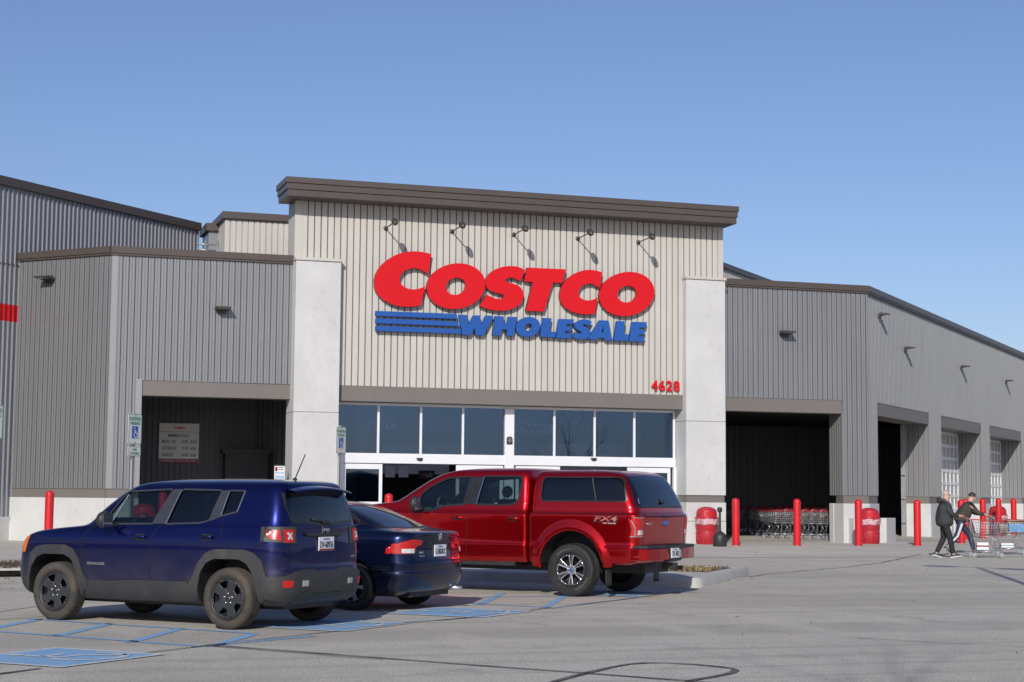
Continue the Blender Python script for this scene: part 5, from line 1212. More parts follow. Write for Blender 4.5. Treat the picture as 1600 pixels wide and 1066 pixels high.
# ================================================================ BOLLARDS
def bollard():
    t=thing('bollard','','bollard',(0,0,0))
    m=MB(); m.lathe([(.115,0.03),(.115,1.36)]+[(.115*math.cos(R(a)),1.36+.10*math.sin(R(a))) for a in range(10,91,10)],(0,0,0),'z',28); m.build('sleeve',MT['red'],t)
    m=MB(); m.lathe([(.124,-.02),(.124,.03),(.117,.034)],(0,0,0),'z',28); m.build('base_ring',MT['redpl'],t); return t
bl_=[(2.45,46.8,'bollard at far left standing behind the hood of the blue SUV'),(5.42,46.8,'bollard behind the blue SUV seen through its front window'),(11.72,46.8,'bollard before the exit door behind the roof of the navy sedan'),
(22.95,47.7,'bollard beside the black cigarette bin at the right pilaster'),(25.0,47.6,'bollard standing alone in front of the cart bay'),(27.1,47.5,'bollard standing in front of the red bin at the corner column'),(29.15,47.4,'bollard in front of the first side doorway just left of the walking men'),
(32.0,49.3,'bollard whose foot shows between the legs of the men'),(34.2,52.4,'bollard directly behind the cart handle of the man in the dark jacket'),(36.1,54.2,'first bollard to the left of the far red bin'),(38.2,56.3,'bollard directly before the far red bin'),(40.6,58.8,'bollard at the right picture edge past the far red bin')]
b0=bollard()
for i,(x,y,l) in enumerate(bl_):
    o=b0 if i==0 else dup(b0,(x,y,gz(y)),0); o.location=(x,y,gz(y)+ (.06 if i<3 else 0)); o['label']='red '+l; o['group']='red safety bollards in front of the store'
# ================================================================ BINS
MT['bag']=pm('clear_bin_bag',(.62,.42,.45),.25,coat=.5,noise=[(8,(1,2,1),(.35,.12,.15),.42,.6,.9)])
def bin_():
    t=thing('trash_bin','','trash bin',(0,0,0))
    m=MB(); m.lathe([(.30,0),(.315,.02),(.33,.40),(.325,.42),(.335,.44),(.35,.76),(.345,.80)],(0,0,0),'z',28)
    k=len(m.v)
    for i in range(14):
        a=2*math.pi*i/14; m.tube([(.322*math.cos(a),.322*math.sin(a),.05),(.337*math.cos(a),.337*math.sin(a),.38)],.012,5)
    m.build('body',MT['redpl'],t)
    m=MB(); m.lathe([(.36,.74),(.372,.80),(.355,.85),(.30,.84)],(0,0,0),'z',28); m.build('rim_band',MT['redpl'],t)
    m=MB(); m.lathe([(.362,.62),(.366,.72),(.376,.76),(.372,.79)],(0,0,0),'z',40); m.v=[(x*(1+.012*math.sin(40*z+9*math.atan2(y,x))),y*(1+.012*math.sin(37*z+7*math.atan2(y,x))),z+.012*math.sin(6*math.atan2(y,x))) for x,y,z in m.v]; m.build('bag_edge',MT['bag'],t)
    m=MB(); m.lathe([(.33,.83),(.325,1.0)]+[(.31*math.cos(R(a)),1.02+.15*math.sin(R(a))) for a in range(0,91,10)],(0,0,0),'z',28); d=m.build('dome_lid',MT['redpl'],t)
    m=MB(); m.grid(lambda u,v:(lambda a:(.332*math.sin(a),-.332*math.cos(a),.88+.13*v))((u-.5)*1.3),10,3); m.build('push_flap',MT['red'],d)
    return t
n0=bin_()
for i,(x,y,rz,l) in enumerate([(22.45,48.75,.1,'red domed trash bin standing against the right pilaster plinth'),(28.35,49.0,-.3,'red domed trash bin against the corner column right of the cart bay'),(38.9,57.4,.6,'red domed trash bin far right between two bollards'),(5.05,48.0,0,'red domed trash bin on the left behind the front seats of the blue SUV')]):
    o=n0 if i==0 else dup(n0,(0,0,0),0); o.location=(x,y,gz(y)); o.rotation_euler=(0,0,rz); o['label']=l; o['group']='red trash bins'
t=thing('cigarette_bin','black cigarette receptacle with a slim neck beside the red trash bin','ashtray',(22.15,47.15,gz(47.15)))
m=MB(); m.lathe([(.20,0),(.21,.02),(.215,.26),(.19,.36),(.10,.43),(.05,.46),(.042,.50)],(0,0,0),'z',24); m.build('base',MT['black'],t)
m=MB(); m.lathe([(.045,.46),(.038,.55),(.036,1.05)],(0,0,0),'z',16);  m.build('neck',MT['black'],t)
m=MB(); m.lathe([(.036,1.03),(.075,1.06),(.08,1.14),(.06,1.18),(.0001,1.19)],(0,0,0),'z',16); h=m.build('head',MT['black'],t)
m=MB(); m.lathe([(.022,-.083),(.0001,-.083)],(0,0,1.11),'y',12); m.build('opening',MT['dark'],h)
# ================================================================ PARKING SIGNS
def rrect(w,h,r,k=5):
    o=[]
    for cx,cy,a0 in ((w/2-r,h/2-r,0),(-w/2+r,h/2-r,90),(-w/2+r,-h/2+r,180),(w/2-r,-h/2+r,270)):
        for j in range(k+1): a=R(a0+90*j/k); o.append((cx+r*math.cos(a),cy+r*math.sin(a)))
    return o
def psign(loc,rz,z,lab,small=False,sc=1.0):
    t=thing('reserved_parking_sign',lab,'parking sign',loc,rz,'reserved parking signs before the store')
    F=lambda zc:(lambda a,b,d:(a*sc,d,zc+b*sc))
    m=MB(); m.prism(rrect(.305,.457,.035),F(z),0,.006); p=m.build('panel',MT['signw'],t)
    # border ring
    m=MB(); oo=rrect(.295,.447,.03);ii=rrect(.279,.431,.024); n=len(oo); m.add([F(z)(a,b,-.0015) for a,b in oo]+[F(z)(a,b,-.0015) for a,b in ii],[[i,(i+1)%n,n+(i+1)%n,n+i] for i in range(n)]); m.build('border',MT['signg'],p)
    text('lettering','RESERVED',MT['signg'],(0,-.002,z+.155*sc),X,Z,.245*sc,.05*sc,.0015,parent=p,bold=.01); text('lettering','PARKING',MT['signg'],(0,-.002,z+.09*sc),X,Z,.215*sc,.05*sc,.0015,parent=p,bold=.01)
    m=MB(); m.box(-.068*sc,.068*sc,-.0025,-.0005,z-.135*sc,z+.045*sc); q=m.build('blue_square',MT['signb'],p)
    m=MB(); C_=(0,-.045)
    def g2(a,b): return (a*.155*sc*-1*-1,-.0035,z+(-.045+b*.155)*sc)
    for s_ in isa_strokes():
        pts=rs(s_,14); 
        A=[];B=[]
        for i,pp in enumerate(pts):
            a=pts[max(i-1,0)];b=pts[min(i+1,14)];dx,dy=b[0]-a[0],b[1]-a[1];l=math.hypot(dx,dy) or 1
            A.append(g2(pp[0]-dy/l*.045,pp[1]+dx/l*.045));B.append(g2(pp[0]+dy/l*.045,pp[1]-dx/l*.045))
        m.add(A+B,[[i,i+1,15+i+1,15+i] for i in range(14)])
    m.add([g2(-.08+.075*math.cos(R(k)),.42+.075*math.sin(R(k))) for k in range(0,360,30)],[list(range(12))])
    m.build('access_symbol',MT['signw'],q)
    zb=z-.23*sc
    if small:
        m=MB(); m.prism(rrect(.29,.15,.025),F(z-.325*sc),0,.006); p2=m.build('lower_panel',MT['signw'],t)
        m=MB(); oo=rrect(.28,.14,.022);ii=rrect(.266,.126,.016); n=len(oo); m.add([F(z-.325*sc)(a,b,-.0015) for a,b in oo]+[F(z-.325*sc)(a,b,-.0015) for a,b in ii],[[i,(i+1)%n,n+(i+1)%n,n+i] for i in range(n)]); m.build('border',MT['signg'],p2)
        text('lettering','VAN',MT['signg'],(0,-.002,z-.298*sc),X,Z,.09*sc,.035*sc,.0015,parent=p2); text('lettering','ACCESSIBLE',MT['signg'],(0,-.002,z-.352*sc),X,Z,.2*sc,.035*sc,.0015,parent=p2)
    m=MB(); w_=.03
    m.prism([(-.035,.04),(-.03,.012),(-.014,.010),(-.012,.030),(.012,.030),(.014,.010),(.03,.012),(.035,.04),(.028,.04),(.025,.018),(.018,.018),(.016,.036),(-.016,.036),(-.018,.018),(-.025,.018),(-.028,.04)],lambda a,b,d:(a,b,d),0,z+.25*sc)
    m.build('post',MT['galv'],t)
    m=MB()
    for zz in (z+.2*sc,z-.2*sc): m.lathe([(.012,-.006),(.0001,-.008)],(0,0,zz),'y',8); 
    m.build('bolts',MT['galv'],p)
    return t
def sgn(px,pyt,pyb,Yd,lab,small=False,h=.457):
    c=onY(px,(pyt+pyb)/2,Yd); hh=onY(px,pyt,Yd).z-onY(px,pyb,Yd).z; zg=-.035
    psign((c.x,c.y,zg),R(45),c.z-zg,lab,small,hh/h)
sgn(211,646.6,695,24.8,'green and white RESERVED PARKING sign with a small VAN ACCESSIBLE panel, beyond the blue SUV',True)
sgn(533,667,709,28.0,'green and white RESERVED PARKING sign without a lower panel, before the left pilaster')
sgn(-8.5,632,686,22.3,'green and white RESERVED PARKING sign cut off by the left picture edge')
# white notice on a stand in the porch
c=onY(437,739,49.2); t=thing('notice_stand','small white notice on a dark stand at the right end of the porch','notice',(c.x,49.2,gz(49.2)),R(8))
zz=c.z-gz(49.2)
m=MB(); m.box(-.16,.16,.0,.02,zz-.2,zz+.2); p=m.build('panel',MT['signw'],t,bevel=.003)
m=MB(); m.box(-.175,.175,.005,.03,zz+.2,zz+.235); m.tube([(0,.03,0),(0,.03,zz)],.02); m.box(-.2,.2,-.15,.2,0,.03); m.build('stand',MT['black'],t)
m=MB(); m.box(-.14,.14,-.0025,0,zz-.02,zz+.02); m.box(-.14,.14,-.0025,0,zz-.17,zz-.08); m.build('blue_print',pm('pale_blue_print',(.35,.5,.65),.6),p)
m=MB(); m.box(-.14,-.07,-.0025,0,zz+.05,zz+.17); m.build('red_print',MT['ssred'],p)
for k,(a,b) in enumerate(((.1,.07),(.16,.05))):
    m=MB(); m.box(-.04,.12,-.0025,0,zz+a-.01,zz+a+.005); m.build('print_line',MT['ink'],p)
# ================================================================ LAMP POST (right of the picture, casts the double-headed shadow)
t=thing('lot_lamp_post','tall grey double-headed lamp post in the car park beyond the right picture edge','lamp post',(13.8,17.2,-.035))
m=MB(); m.lathe([(.30,0),(.30,.7),(.28,.74),(.0001,.74)],(0,0,0),'z',24); m.build('concrete_foot',MT['conc'],t)
m=MB(); m.tube([(0,0,.7),(0,0,9.0)],[.09,.06],10); m.build('pole',MT['bronze'],t)
ad=Vector((.48,-.88,0))
m=MB(); m.tube([ad*-.8+Vector((0,0,8.95)),ad*.8+Vector((0,0,8.95))],.035); m.build('cross_arm',MT['bronze'],t)
for s in (-1,1):
    m=MB(); a=ad*s; n=Vector((-a.y,a.x,0))
    m.prism([(.55,-.17),(.7,-.2),(1.25,-.2),(1.32,-.12),(1.32,.12),(1.25,.2),(.7,.2),(.55,.17)],lambda u,v,d:tuple(a*u+n*v+Vector((0,0,d))),8.88,9.02); h=m.build('lamp_head',MT['bronze'],t,bevel=.01)
    m=MB(); m.prism([(.75,-.14),(1.2,-.14),(1.2,.14),(.75,.14)],lambda u,v,d:tuple(a*u+n*v+Vector((0,0,d))),8.872,8.882); m.build('lens',MT['sgrey'],h)
# ================================================================ BARE TREES
MT['bark']=pm('grey_bark',(.10,.085,.07),.9,noise=[(8,(1,1,.3),(.16,.14,.12),.42,.65,.8)],bump=(30,.02,.6))
def btree(loc,h,lab,seed,spread=.5):
    rnd=random.Random(seed); t=thing('bare_tree',lab,'tree',loc)
    tr=MB(); cr_=MB()
    def br(p,d,l,r,lv):
        pts=[p];rad=[r]
        for k in range(4):
            d=(d+Vector((rnd.uniform(-.15,.15),rnd.uniform(-.15,.15),.08))).normalized(); p=p+d*l/4; pts.append(p); rad.append(r*(1-.16*(k+1)))
        (tr if lv==0 else cr_).tube(pts,rad,6 if lv<2 else 4,cap=lv<1)
        if lv>=4 or r<.004: return
        n=3 if lv<2 else rnd.choice((2,3,3))
        for k in range(n+ (3 if lv==0 else 0)):
            i=rnd.choice((2,3,4)) if lv else 2+k%3
            q=pts[i]; a=rnd.uniform(0,6.28); s=d.orthogonal().normalized(); s2=d.cross(s)
            nd=(d+(s*math.cos(a)+s2*math.sin(a))*rnd.uniform(.5,1.0)*spread*2).normalized()
            br(q,nd,l*rnd.uniform(.55,.75),rad[i]*.6,lv+1)
    br(Vector((0,0,0)),Vector((0,0,1)),h*.42,h*.018,0)
    tr.build('trunk',MT['bark'],t); cr_.build('branches',MT['bark'],t)
btree((.7,-7.2,-.035),15,'tall bare tree in the car park behind the camera, its twigs shading the near pavement',3)
btree((27.0,25.0,-.035),7.5,'bare young tree in the car park mirrored in the upper entrance glass',5)
btree((19.0,-30,-.035),9,'bare tree in the car park far behind the camera, right side',8)
btree((-16.0,-34,-.035),9,'bare tree in the car park far behind the camera, left side',9)
# low wooded skyline added out of view to darken reflections in paint and glass
MT['wood']=pm('reflection_woodland',(.045,.042,.034),.95,noise=[(.3,(1,1,1),(.09,.075,.055),.4,.65,.8),(2,(1,1,1),(.02,.022,.016),.45,.65,.7)])
m=MB(); rnd=random.Random(4); n=150
prof=[]
for i in range(n+1):
    a=R(95+ (i/n)*300); rr_=170+12*math.sin(i*.7); prof.append((a,rr_,4.5+2.5*rnd.random()+1.5*math.sin(i*.23)))
def wl(u,v):
    i=min(int(u*n+.5),n); a,r_,h=prof[i]; w_=math.sin(v*math.pi)
    return (r_*math.cos(a)+ (16*(v-.5))*math.cos(a), r_*math.sin(a)+16*(v-.5)*math.sin(a), -.5+h*w_**.5)
m.grid(wl,n,8,sm=False); tag(m.build('added_woodland',MT['wood']),'low dark woodland added unseen behind the camera to darken reflections','woodland',kind='stuff')
# ================================================================ CARTS
MT['wire']=pm('cart_wire',(.42,.43,.45),.3,.7,noise=[(9,(1,1,1),(.3,.31,.33),.45,.7,.6)])
MT['wheelg']=pm('grey_caster_rubber',(.30,.30,.31),.5,noise=[(20,(1,1,1),(.2,.2,.2),.45,.7,.6)])
def cart():
    t=thing('shopping_cart','','shopping cart',(0,0,0))
    # basket: rear x=-.42 top z 1.02 / front x=.50 top z .95 ; bottom z .52 rear -> .60 front
    m=MB(); r=.0045
    def P(u,v,s):  # side wall: u 0 rear..1 front, v 0 bottom..1 top, s side
        x=(-.36+.82*u)*(1-v)+(-.42+.95*u)*v; w=(.20*(1-v)+.27*v)*(1-.16*u); z=(.54+.06*u)*(1-v)+(1.0-.05*u)*v; return (x,s*w,z)
    for s in (-1,1):
        for k in range(7): v=k/6; m.tube([P(0,v,s),P(1,v,s)],r if 0<k<6 else .008,4)
        for k in range(15): u=k/14; m.tube([P(u,0,s),P(u,1,s)],r,4)
    for k in range(9):
        f=-1+2*k/8; 
        for u in (0,1):
            a=P(u,0,1);b=P(u,1,1); m.tube([(a[0],a[1]*f,a[2]),(b[0],b[1]*f,b[2])],r,4)
    for k in range(7):
        v=k/6
        for u in (0,1): m.tube([P(u,v,-1),P(u,v,1)],r if 0<k<6 else .008,4)
    for k in range(13): u=k/12; m.tube([P(u,0,-1),P(u,0,1)],r,4)
    m.build('basket',MT['wire'],t)
    m=MB()
    for s in (-1,1): m.tube([P(0,1,s),P(1,1,s)],.013,6); 
    m.tube([P(1,1,-1),P(1,1,1)],.013,6); m.build('red_rim',MT['redpl'],t)
    m=MB(); m.tube([(-.50,-.25,1.04),(-.50,.25,1.04)],.018,8); m.build('handle_grip',MT['red'],t)
    m=MB()
    for s in (-1,1):
        m.tube([(-.50,s*.25,1.04),(-.44,s*.27,1.0),(-.38,s*.25,.75),(-.33,s*.24,.5),(-.30,s*.25,.17)],.012,6)
        m.tube([(-.30,s*.25,.17),(.40,s*.19,.19)],.012,6); m.tube([(.30,s*.2,.17),(.12,s*.2,.40),(.30,s*.18,.58)],.010,6)
        m.tube([(-.33,s*.25,.17),(-.33,s*.25,.10)],.01,6); m.tube([(.38,s*.19,.19),(.38,s*.19,.11)],.01,6)
    for k in range(7): x=-.24+.1*k; m.tube([(x,-.235+.03*(x+.24),.185),(x,.235-.03*(x+.24),.185)],.006,4)
    m.tube([(-.30,-.25,.17),(-.30,.25,.17)],.012,6); m.tube([(.40,-.19,.19),(.40,.19,.19)],.012,6)
    m.build('frame',MT['wire'],t)
    m=MB(); m.grid(lambda u,v:(-.39+.10*v,(u-.5)*.40,.98-.34*v),6,4); q=m.build('child_seat_panel',MT['redpl'],t); so_=q.modifiers.new('s','SOLIDIFY'); so_.thickness=.008
    for x,y in ((-.33,.25),(-.33,-.25),(.38,.19),(.38,-.19)):
        m=MB(); m.lathe([(.018,-.016),(.058,-.016),(.063,-.008),(.063,.008),(.058,.016),(.018,.016)],(x-.01,y,.063),'y',18); w_=m.build('caster',MT['wheelg'],t)
        m=MB(); m.lathe([(.0001,-.019),(.03,-.018),(.03,.018),(.0001,.019)],(x-.01,y,.063),'y',12); m.box(x-.03,x+.02,y-.022,y-.017,.06,.13); m.box(x-.03,x+.02,y+.017,y+.022,.06,.13); m.build('caster_fork',MT['wire'],w_)
    return t
c0=cart()
CZ=gz(38.4)
c0.location=(25.62,38.35,CZ); c0.rotation_euler=(0,0,R(-24)); c0['label']='wire shopping cart pushed by the bald man in the black hooded jacket'; c0['group']='wire shopping carts'
c2=dup(c0,(27.66,40.33,gz(40.35)),R(-22),'loaded wire shopping cart with water bottles pushed by the dark-haired man')
rows=[(57.3,28.7,8,.29,'front'),(62.0,29.6,9,.38,'rear')]
ordn=['first','second','third','fourth','fifth','sixth','seventh','eighth','ninth','tenth','eleventh','twelfth','thirteenth','fourteenth']
for Yr,X0_,n,dx,nm in rows:
    for k in range(n):
        x=X0_+k*dx
        dup(c0,(x,Yr+.02*math.sin(k*5),gz(Yr)),R(180+random.uniform(-1.5,1.5)),'%s cart from the left in the %s nested row in the dark cart bay'%(ordn[k],nm))
for k in range(7):
    p=aR(1.0+.0*k,-2.2-.32*k); dup(c0,(p[0]+.9,p[1]+.6,gz(p[1])),R(135),'%s cart of the nested line just inside the first side doorway'%ordn[k])
# ---- goods in the carts
def place(o,root,loc,rz=0):
    """put a separate thing relative to a cart without parenting it"""
    Mx=Matrix.Translation(root.location)@Matrix.Rotation(root.rotation_euler.z,4,'Z'); o.location=Mx@Vector(loc); o.rotation_euler=(0,0,root.rotation_euler.z+rz); return o
MT['card']=pm('brown_cardboard',(.38,.25,.15),.8,noise=[(4,(1,1,1),(.30,.2,.12),.45,.7,.6)])
MT['wrap']=pm('white_wrap',(.74,.74,.75),.35,coat=.4,noise=[(14,(1,1,1),(.6,.61,.64),.45,.65,.7)])
MT['water']=pm('blue_shrink_wrap',(.12,.36,.70),.18,coat=.8,noise=[(18,(1,1,1),(.45,.62,.78),.5,.62,.7)])
def goods(name,lab,cat,w,d,h,mat,extra=None):
    t=thing(name,lab,cat,(0,0,0)); m=MB(); m.box(-w/2,w/2,-d/2,d/2,0,h); m.build('carton' if 'box' in name else 'pack',mat,t,bevel=.012,seg=3)
    if extra: extra(t,w,d,h)
    return t
def band_(col):
    def f(t,w,d,h): m=MB(); m.box(-w/2-.002,w/2+.002,-d/2-.002,d/2+.002,h*.42,h*.62); m.build('printed_band',col,t)
    return f
g=goods('paper_towel_pack','white paper towel pack with red and blue print in the near cart','package',.30,.24,.19,MT['wrap'],band_(MT['ssred'])); place(g,c0,(-.10,0,.21))
def caps(t,w,d,h):
    m=MB()
    for i in range(6):
        for j in range(4): m.lathe([(.018,0),(.018,.02),(.0001,.021)],(-w/2+w*(i+.5)/6,-d/2+d*(j+.5)/4,h),'z',8)
    m.build('bottle_caps',MT['wrap'],t)
g=goods('water_bottle_pack','blue shrink-wrapped pack of water bottles in the far cart','package',.46,.30,.22,MT['water'],caps); place(g,c2,(.22,0,.63))
g=goods('cardboard_box','brown cardboard box on top of the water bottles in the far cart','box',.50,.28,.09,MT['card'],band_(MT['ink'])); place(g,c2,(.20,0,.875))
g=goods('cardboard_box','brown cardboard box near the handle in the far cart','box',.22,.26,.24,MT['card']); place(g,c2,(-.14,0,.60))
g=goods('grocery_box','small white grocery carton on the lower rack of the far cart','box',.34,.24,.12,MT['wrap'],band_(MT['signg'])); place(g,c2,(-.05,0,.20))
# ================================================================ PEOPLE
MT['skin']=pm('skin',(.56,.33,.24),.5,noise=[(14,(1,1,1),(.48,.26,.19),.45,.7,.6)])
MT['jacket']=pm('black_jacket',(.022,.025,.028),.7,noise=[(7,(1,1,1),(.04,.044,.048),.42,.65,.8)],bump=(14,.02,.6))
MT['jacket2']=pm('dark_olive_jacket',(.035,.030,.022),.75,noise=[(7,(1,1,1),(.055,.048,.036),.42,.65,.8)],bump=(14,.02,.6))
MT['pants']=pm('black_trousers',(.012,.012,.014),.8,noise=[(8,(1,1,1),(.025,.025,.027),.45,.7,.6)])
MT['navy']=pm('navy_track_pants',(.012,.022,.06),.65,noise=[(8,(1,1,1),(.02,.03,.075),.45,.7,.6)])
MT['shoe']=pm('dark_shoe',(.02,.025,.035),.5,noise=[(12,(1,1,1),(.05,.05,.055),.45,.7,.6)])
MT['hair']=pm('dark_hair',(.025,.018,.013),.6,noise=[(30,(1,1,1),(.05,.038,.028),.45,.65,.7)])
MT['hair2']=pm('thin_grey_hair',(.40,.32,.27),.6,noise=[(30,(1,1,1),(.5,.38,.3),.45,.65,.7)])
def skin(name,verts,edges,mat,par,sub=2,root=0):
    me=bpy.data.meshes.new(name); me.from_pydata([v[:3] for v in verts],edges,[]); o=bpy.data.objects.new(name,me); COL.objects.link(o)
    md=o.modifiers.new('k','SKIN'); md.use_smooth_shade=True
    if not me.skin_vertices: 
        raise RuntimeError('no skin layer')
    L=me.skin_vertices[0].data
    for i,v in enumerate(verts):
        r=v[3]; L[i].radius=(r,r) if not isinstance(r,tuple) else r; L[i].use_root=(i==root)
    sb=o.modifiers.new('s','SUBSURF'); sb.levels=sub; sb.render_levels=sub
    m2=conv(o); bpy.data.objects.remove(o); m2.materials.clear(); m2.materials.append(mat); m2.name=name
    for p in m2.polygons: p.use_smooth=True
    r=bpy.data.objects.new(name,m2); COL.objects.link(r); r.parent=par; return r
def person(loc,rz,lab,joints,cfg):
    t=thing('person',lab,'person',loc,rz)
    J={k:Vector(v) for k,v in joints.items()}
    V=[];E_=[]
    def add(p,r,par=None):
        V.append((*p,r)); 
        if par is not None: E_.append((par,len(V)-1))
        return len(V)-1
    pel=add(J['pelvis'],.11); wa=add((J['pelvis']+J['chest'])/2,.10,pel); ch=add(J['chest'],.11,wa); ub=add(J['chest']*.4+J['neck']*.6,.055,ch); nk=add(J['neck'],.055,ub)
    H=J['head']; fwd=Vector(cfg['face']).normalized(); upv=Vector(cfg.get('up',(0,0,1))).normalized(); sd_=upv.cross(fwd)
    hb=add(H-upv*.06+fwd*.01,.062,nk); hm=add(H,.088,hb); ht=add(H+upv*.065-fwd*.008,.078,hm)
    jaw=add(H-upv*.07+fwd*.055,.038,hb)
    hands=[]
    for s in (1,-1):
        q='L' if s>0 else 'R'
        sh=add(J['sh'+q]-Vector((0,0,.03)),.03,ub); el=add(J['el'+q],.036,sh); wr=add(J['wr'+q],.026,el)
        d=(J['hand'+q]-J['wr'+q]).normalized(); pm_=add(J['hand'+q],(.030,.018),wr)
        side=Vector((0,1,0)); dn=d.cross(side).normalized(); dn=dn if dn.z<0 else -dn
        for k,(o_,l) in enumerate(((-.030,.062),(-.010,.072),(.010,.070),(.030,.055))):
            b=J['hand'+q]+side*o_+d*.03; i1=add(b,.0095,pm_); i2=add(b+d*l*.5+dn*.012,.0088,i1); i3=add(b+d*l*.62+dn*(.02+l*.35),.008,i2)
        th=add(J['hand'+q]-side*s*.034+d*.0,.0105,pm_); add(J['hand'+q]-side*s*.040+d*.035+dn*.025,.009,th)
        hp=add(J['hip'+q],.09,pel); kn=add(J['kn'+q],.062,hp); an=add(J['an'+q],.042,kn); ft=add(J['an'+q]+Vector(cfg['toe'+q])*.12-Vector((0,0,.04)),.038,an)
    body=skin('body',V,E_,MT['skin'],t)
    # face
    m=MB(); f0=H+fwd*.085
    m.prism([(0,.025),(.018,-.02),(-.018,-.02)],lambda a,b,d:tuple(H+fwd*(.078+d+(.018 if b<0 else 0))+sd_*a+upv*(b-.005)),0,.014); m.build('nose',MT['skin'],t,sharp=60)
    m=MB()
    for s in (1,-1): c=H+fwd*.080+sd_*s*.032+upv*.022; m.ell(tuple(c),.010,.010,.008,8,6)
    m.build('eyes',MT['ink'],t)
    m=MB(); c=H+fwd*.086-upv*.055; m.tube([tuple(c+sd_*.022),tuple(c+fwd*.004),tuple(c-sd_*.022)],.005,6); m.build('mouth',MT['ssred'],t)
    m=MB()
    for s in (1,-1):
        c=H+sd_*s*.088-upv*.0; m.ell(tuple(c),.016,.010,.028,8,6)
    m.build('ears',MT['skin'],t)
    # hair cap
    m=MB(); k=cfg['hair']
    def hc(u,v):
        a=2*math.pi*u; b=v*R(100 if k=='full' else 95); r=.101 if k=='full' else .0965
        x=math.sin(b)*math.cos(a);y=math.sin(b)*math.sin(a);z=math.cos(b)
        fr=max(0,x); lim=1-.35*fr*(v) 
        return tuple(H+upv*(.028+r*1.08*z+.03*fr*v)+fwd*(r*1.04*x*(1-.12*fr*v)-.012)+sd_*r*.98*y)
    m.grid(hc,24,10,flip=True); m.build('hair',MT['hair'] if k=='full' else MT['hair2'],t)
    if cfg.get('glasses'):
        m=MB()
        for s in (1,-1):
            c=H+fwd*.098+sd_*s*.034+upv*.020; pts=[tuple(c+sd_*.026*math.cos(R(a))+upv*.019*math.sin(R(a))) for a in range(0,361,30)]; m.tube(pts,.003,5)
            m.tube([tuple(c+sd_*s*.026),tuple(H+sd_*s*.088+upv*.02)],.003,5)
        m.build('glasses',MT['ink'],t)
    # trousers
    V=[];E_=[]
    pel=add(J['pelvis']+Vector((0,0,.06)),.125)
    for q in 'LR':
        hp=add(J['hip'+q]-Vector((0,0,.02)),.110,pel); kn=add(J['kn'+q],.082,hp); mid=add(J['kn'+q]*.45+J['an'+q]*.55,.072,kn); an=add(J['an'+q]+Vector((0,0,.01)),.064,mid)
    tr=skin('trousers',V,E_,cfg['pants'],t)
    if cfg.get('stripe'):
        m=MB()
        for q in ('R','L'):
            s=-1 if q=='R' else 1
            pts=[J['hip'+q]+Vector((0,s*.112,-.05)),J['kn'+q]+Vector((0,s*.088,0)),J['an'+q]+Vector((0,s*.070,.04))]
            pts=[pts[0],pts[0]*.5+pts[1]*.5+Vector((0,s*.006,0)),pts[1],pts[1]*.5+pts[2]*.5,pts[2]]
            for d in (-.022,0,.022): m.tube([tuple(p+Vector((d,0,0))) for p in pts],.009,6)
        m.build('leg_stripes',MT['signw'],t)
    # jacket
    V=[];E_=[];hem=cfg['hem']
    top=add(J['neck']+Vector((-.01,0,-.03)),.10); 
    k_=cfg.get('bulk',1); c1=add(J['chest']+Vector((0,0,.04)),.19*k_,top); c2_=add(J['chest']*.5+J['pelvis']*.5,.20*k_,c1); c2b=add(J['pelvis']+Vector((0,0,hem*.3+.05)),.20*k_,c2_); c3=add(J['pelvis']+Vector((0,0,hem)),.18*k_,c2b)
    for q in 'LR':
        sh=add(J['sh'+q],.10,c1); mu=add(J['sh'+q]*.5+J['el'+q]*.5,.086,sh); el=add(J['el'+q],.076,mu); wr=add(J['wr'+q]-(J['wr'+q]-J['el'+q]).normalized()*.03,.050,el)
    skin('jacket',V,E_,cfg['jacket'],t,root=1)
    if cfg.get('hood'):
        m=MB(); c=J['neck']+Vector((-.07,0,.015)); 
        m.grid(lambda u,v:(lambda a,b:(c.x+.02+(.115+.045*math.cos(b))*-math.cos(a)*1.0, c.y+(.105+.045*math.cos(b))*math.sin(a), c.z+.055*math.sin(b)+.03*math.cos(a)))(math.pi*(u-.5)*1.25,2*math.pi*v),16,10)
        m.ell((c.x-.07,c.y,c.z+.0),.08,.11,.075,14,10); m.build('hood',cfg['jacket'],t)
    else:
        m=MB(); c=J['neck']; m.lathe([(.078,-.03),(.072,.035),(.062,.04)],tuple(c),'z',16); m.build('collar',cfg['jacket'],t)
    for q in 'LR':
        a=J['an'+q]; td=Vector(cfg['toe'+q]).normalized(); sidev=Vector((0,1,0))
        m=MB()
        upn=sidev.cross(td)*-1
        if upn.z<0: upn=-upn
        base=a-upn*.075
        def sp(u,v,a_=None):
            th=2*math.pi*u; ph=v
            L=.145; cx=.055; wv=.048*(1-.25*max(0,math.cos(th))*.0)
            x=cx+L*math.cos(th)*(1-.25*ph*ph) ; y=wv*math.sin(th)*(1-.3*ph*ph); z=.012+.085*ph*(1 if math.cos(th)<.1 else max(.45,1-.55*math.cos(th)))
            return tuple(base+td*x+sidev*y+upn*z)
        m.grid(lambda u,v:sp(u,v),20,5); o_=len(m.v); m.add([sp(i/20,1) for i in range(20)],[list(range(20))]); sh_=m.build('shoe',MT['shoe'],t,sharp=60)
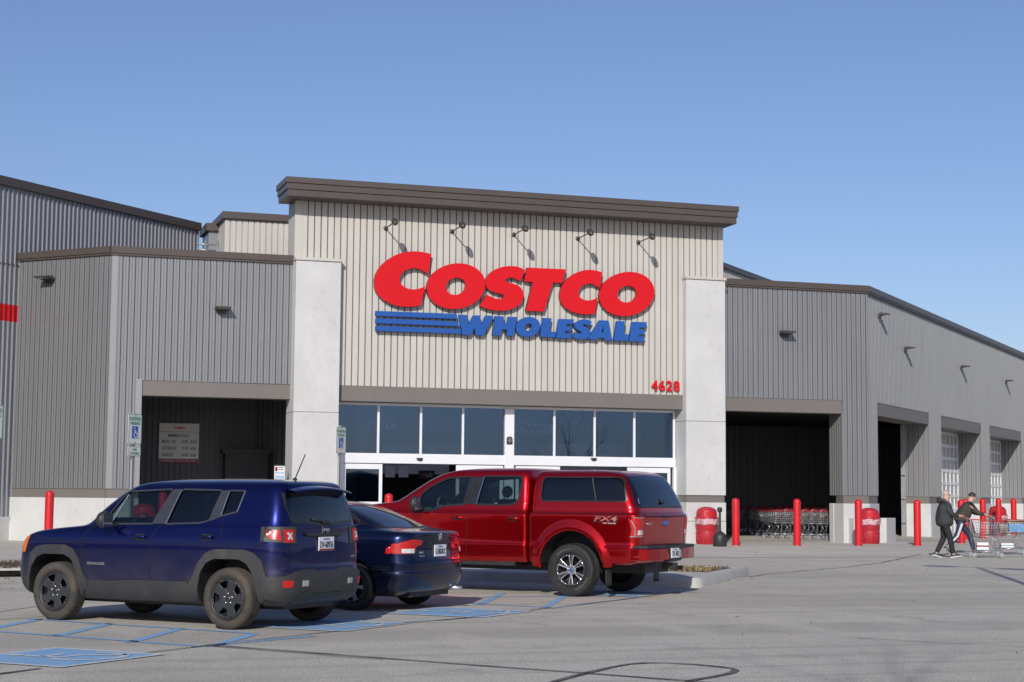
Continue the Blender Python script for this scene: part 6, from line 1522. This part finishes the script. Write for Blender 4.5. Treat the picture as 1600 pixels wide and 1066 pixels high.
        m=MB(); m.prism([(.055+.152*math.cos(R(k)),.053*math.sin(R(k))) for k in range(0,360,18)],lambda x,y,d:tuple(base+td*x+sidev*y+upn*d),-.006,.016); m.build('sole',MT['signw'] if cfg.get('whitesole') else MT['sgrey'],sh_,bevel=.003)
    return t
j1=dict(pelvis=(0,0,.93),chest=(.0,0,1.28),neck=(.02,0,1.46),head=(.06,0,1.61),
 shL=(.03,.19,1.38),shR=(.03,-.19,1.38),elL=(.14,.26,1.13),elR=(.13,-.26,1.12),wrL=(.36,.20,1.09),wrR=(.36,-.20,1.09),handL=(.42,.17,1.085),handR=(.42,-.17,1.085),
 hipL=(0,.09,.90),hipR=(0,-.09,.90),knL=(.0,.10,.50),knR=(.12,-.10,.50),anL=(-.20,.09,.11),anR=(.20,-.09,.09))
person((24.62,38.72,gz(38.7)),R(-20),'bald man with glasses in a black hooded jacket and black trousers pushing a cart',j1,dict(face=(1,-.05,-.10),toeL=(.96,0,-.24),toeR=(.98,0,.15),hair='thin',glasses=True,hood=True,bulk=1.26,hem=-.16,pants=MT['pants'],jacket=MT['jacket'],whitesole=True))
j2=dict(pelvis=(-.12,0,.93),chest=(.05,0,1.25),neck=(.12,0,1.43),head=(.20,0,1.575),up=(0,0,1),
 shL=(.12,.19,1.36),shR=(.12,-.19,1.36),elL=(.30,.25,1.14),elR=(.30,-.25,1.13),wrL=(.52,.20,1.10),wrR=(.52,-.20,1.10),handL=(.58,.17,1.085),handR=(.58,-.17,1.085),
 hipL=(-.12,.09,.90),hipR=(-.12,-.09,.90),knL=(.13,.10,.53),knR=(-.24,-.10,.50),anL=(.26,.09,.09),anR=(-.52,-.09,.17))
j2.pop('up')
person((26.60,40.80,gz(40.9)),R(-22),'dark-haired man in olive jacket and white-striped navy trousers leaning on a cart',j2,dict(face=(.93,-.05,-.30),up=(.30,0,.95),toeL=(1,0,.05),toeR=(.75,0,-.62),hair='full',hood=False,bulk=1.14,hem=-.06,pants=MT['navy'],jacket=MT['jacket2'],stripe=True))
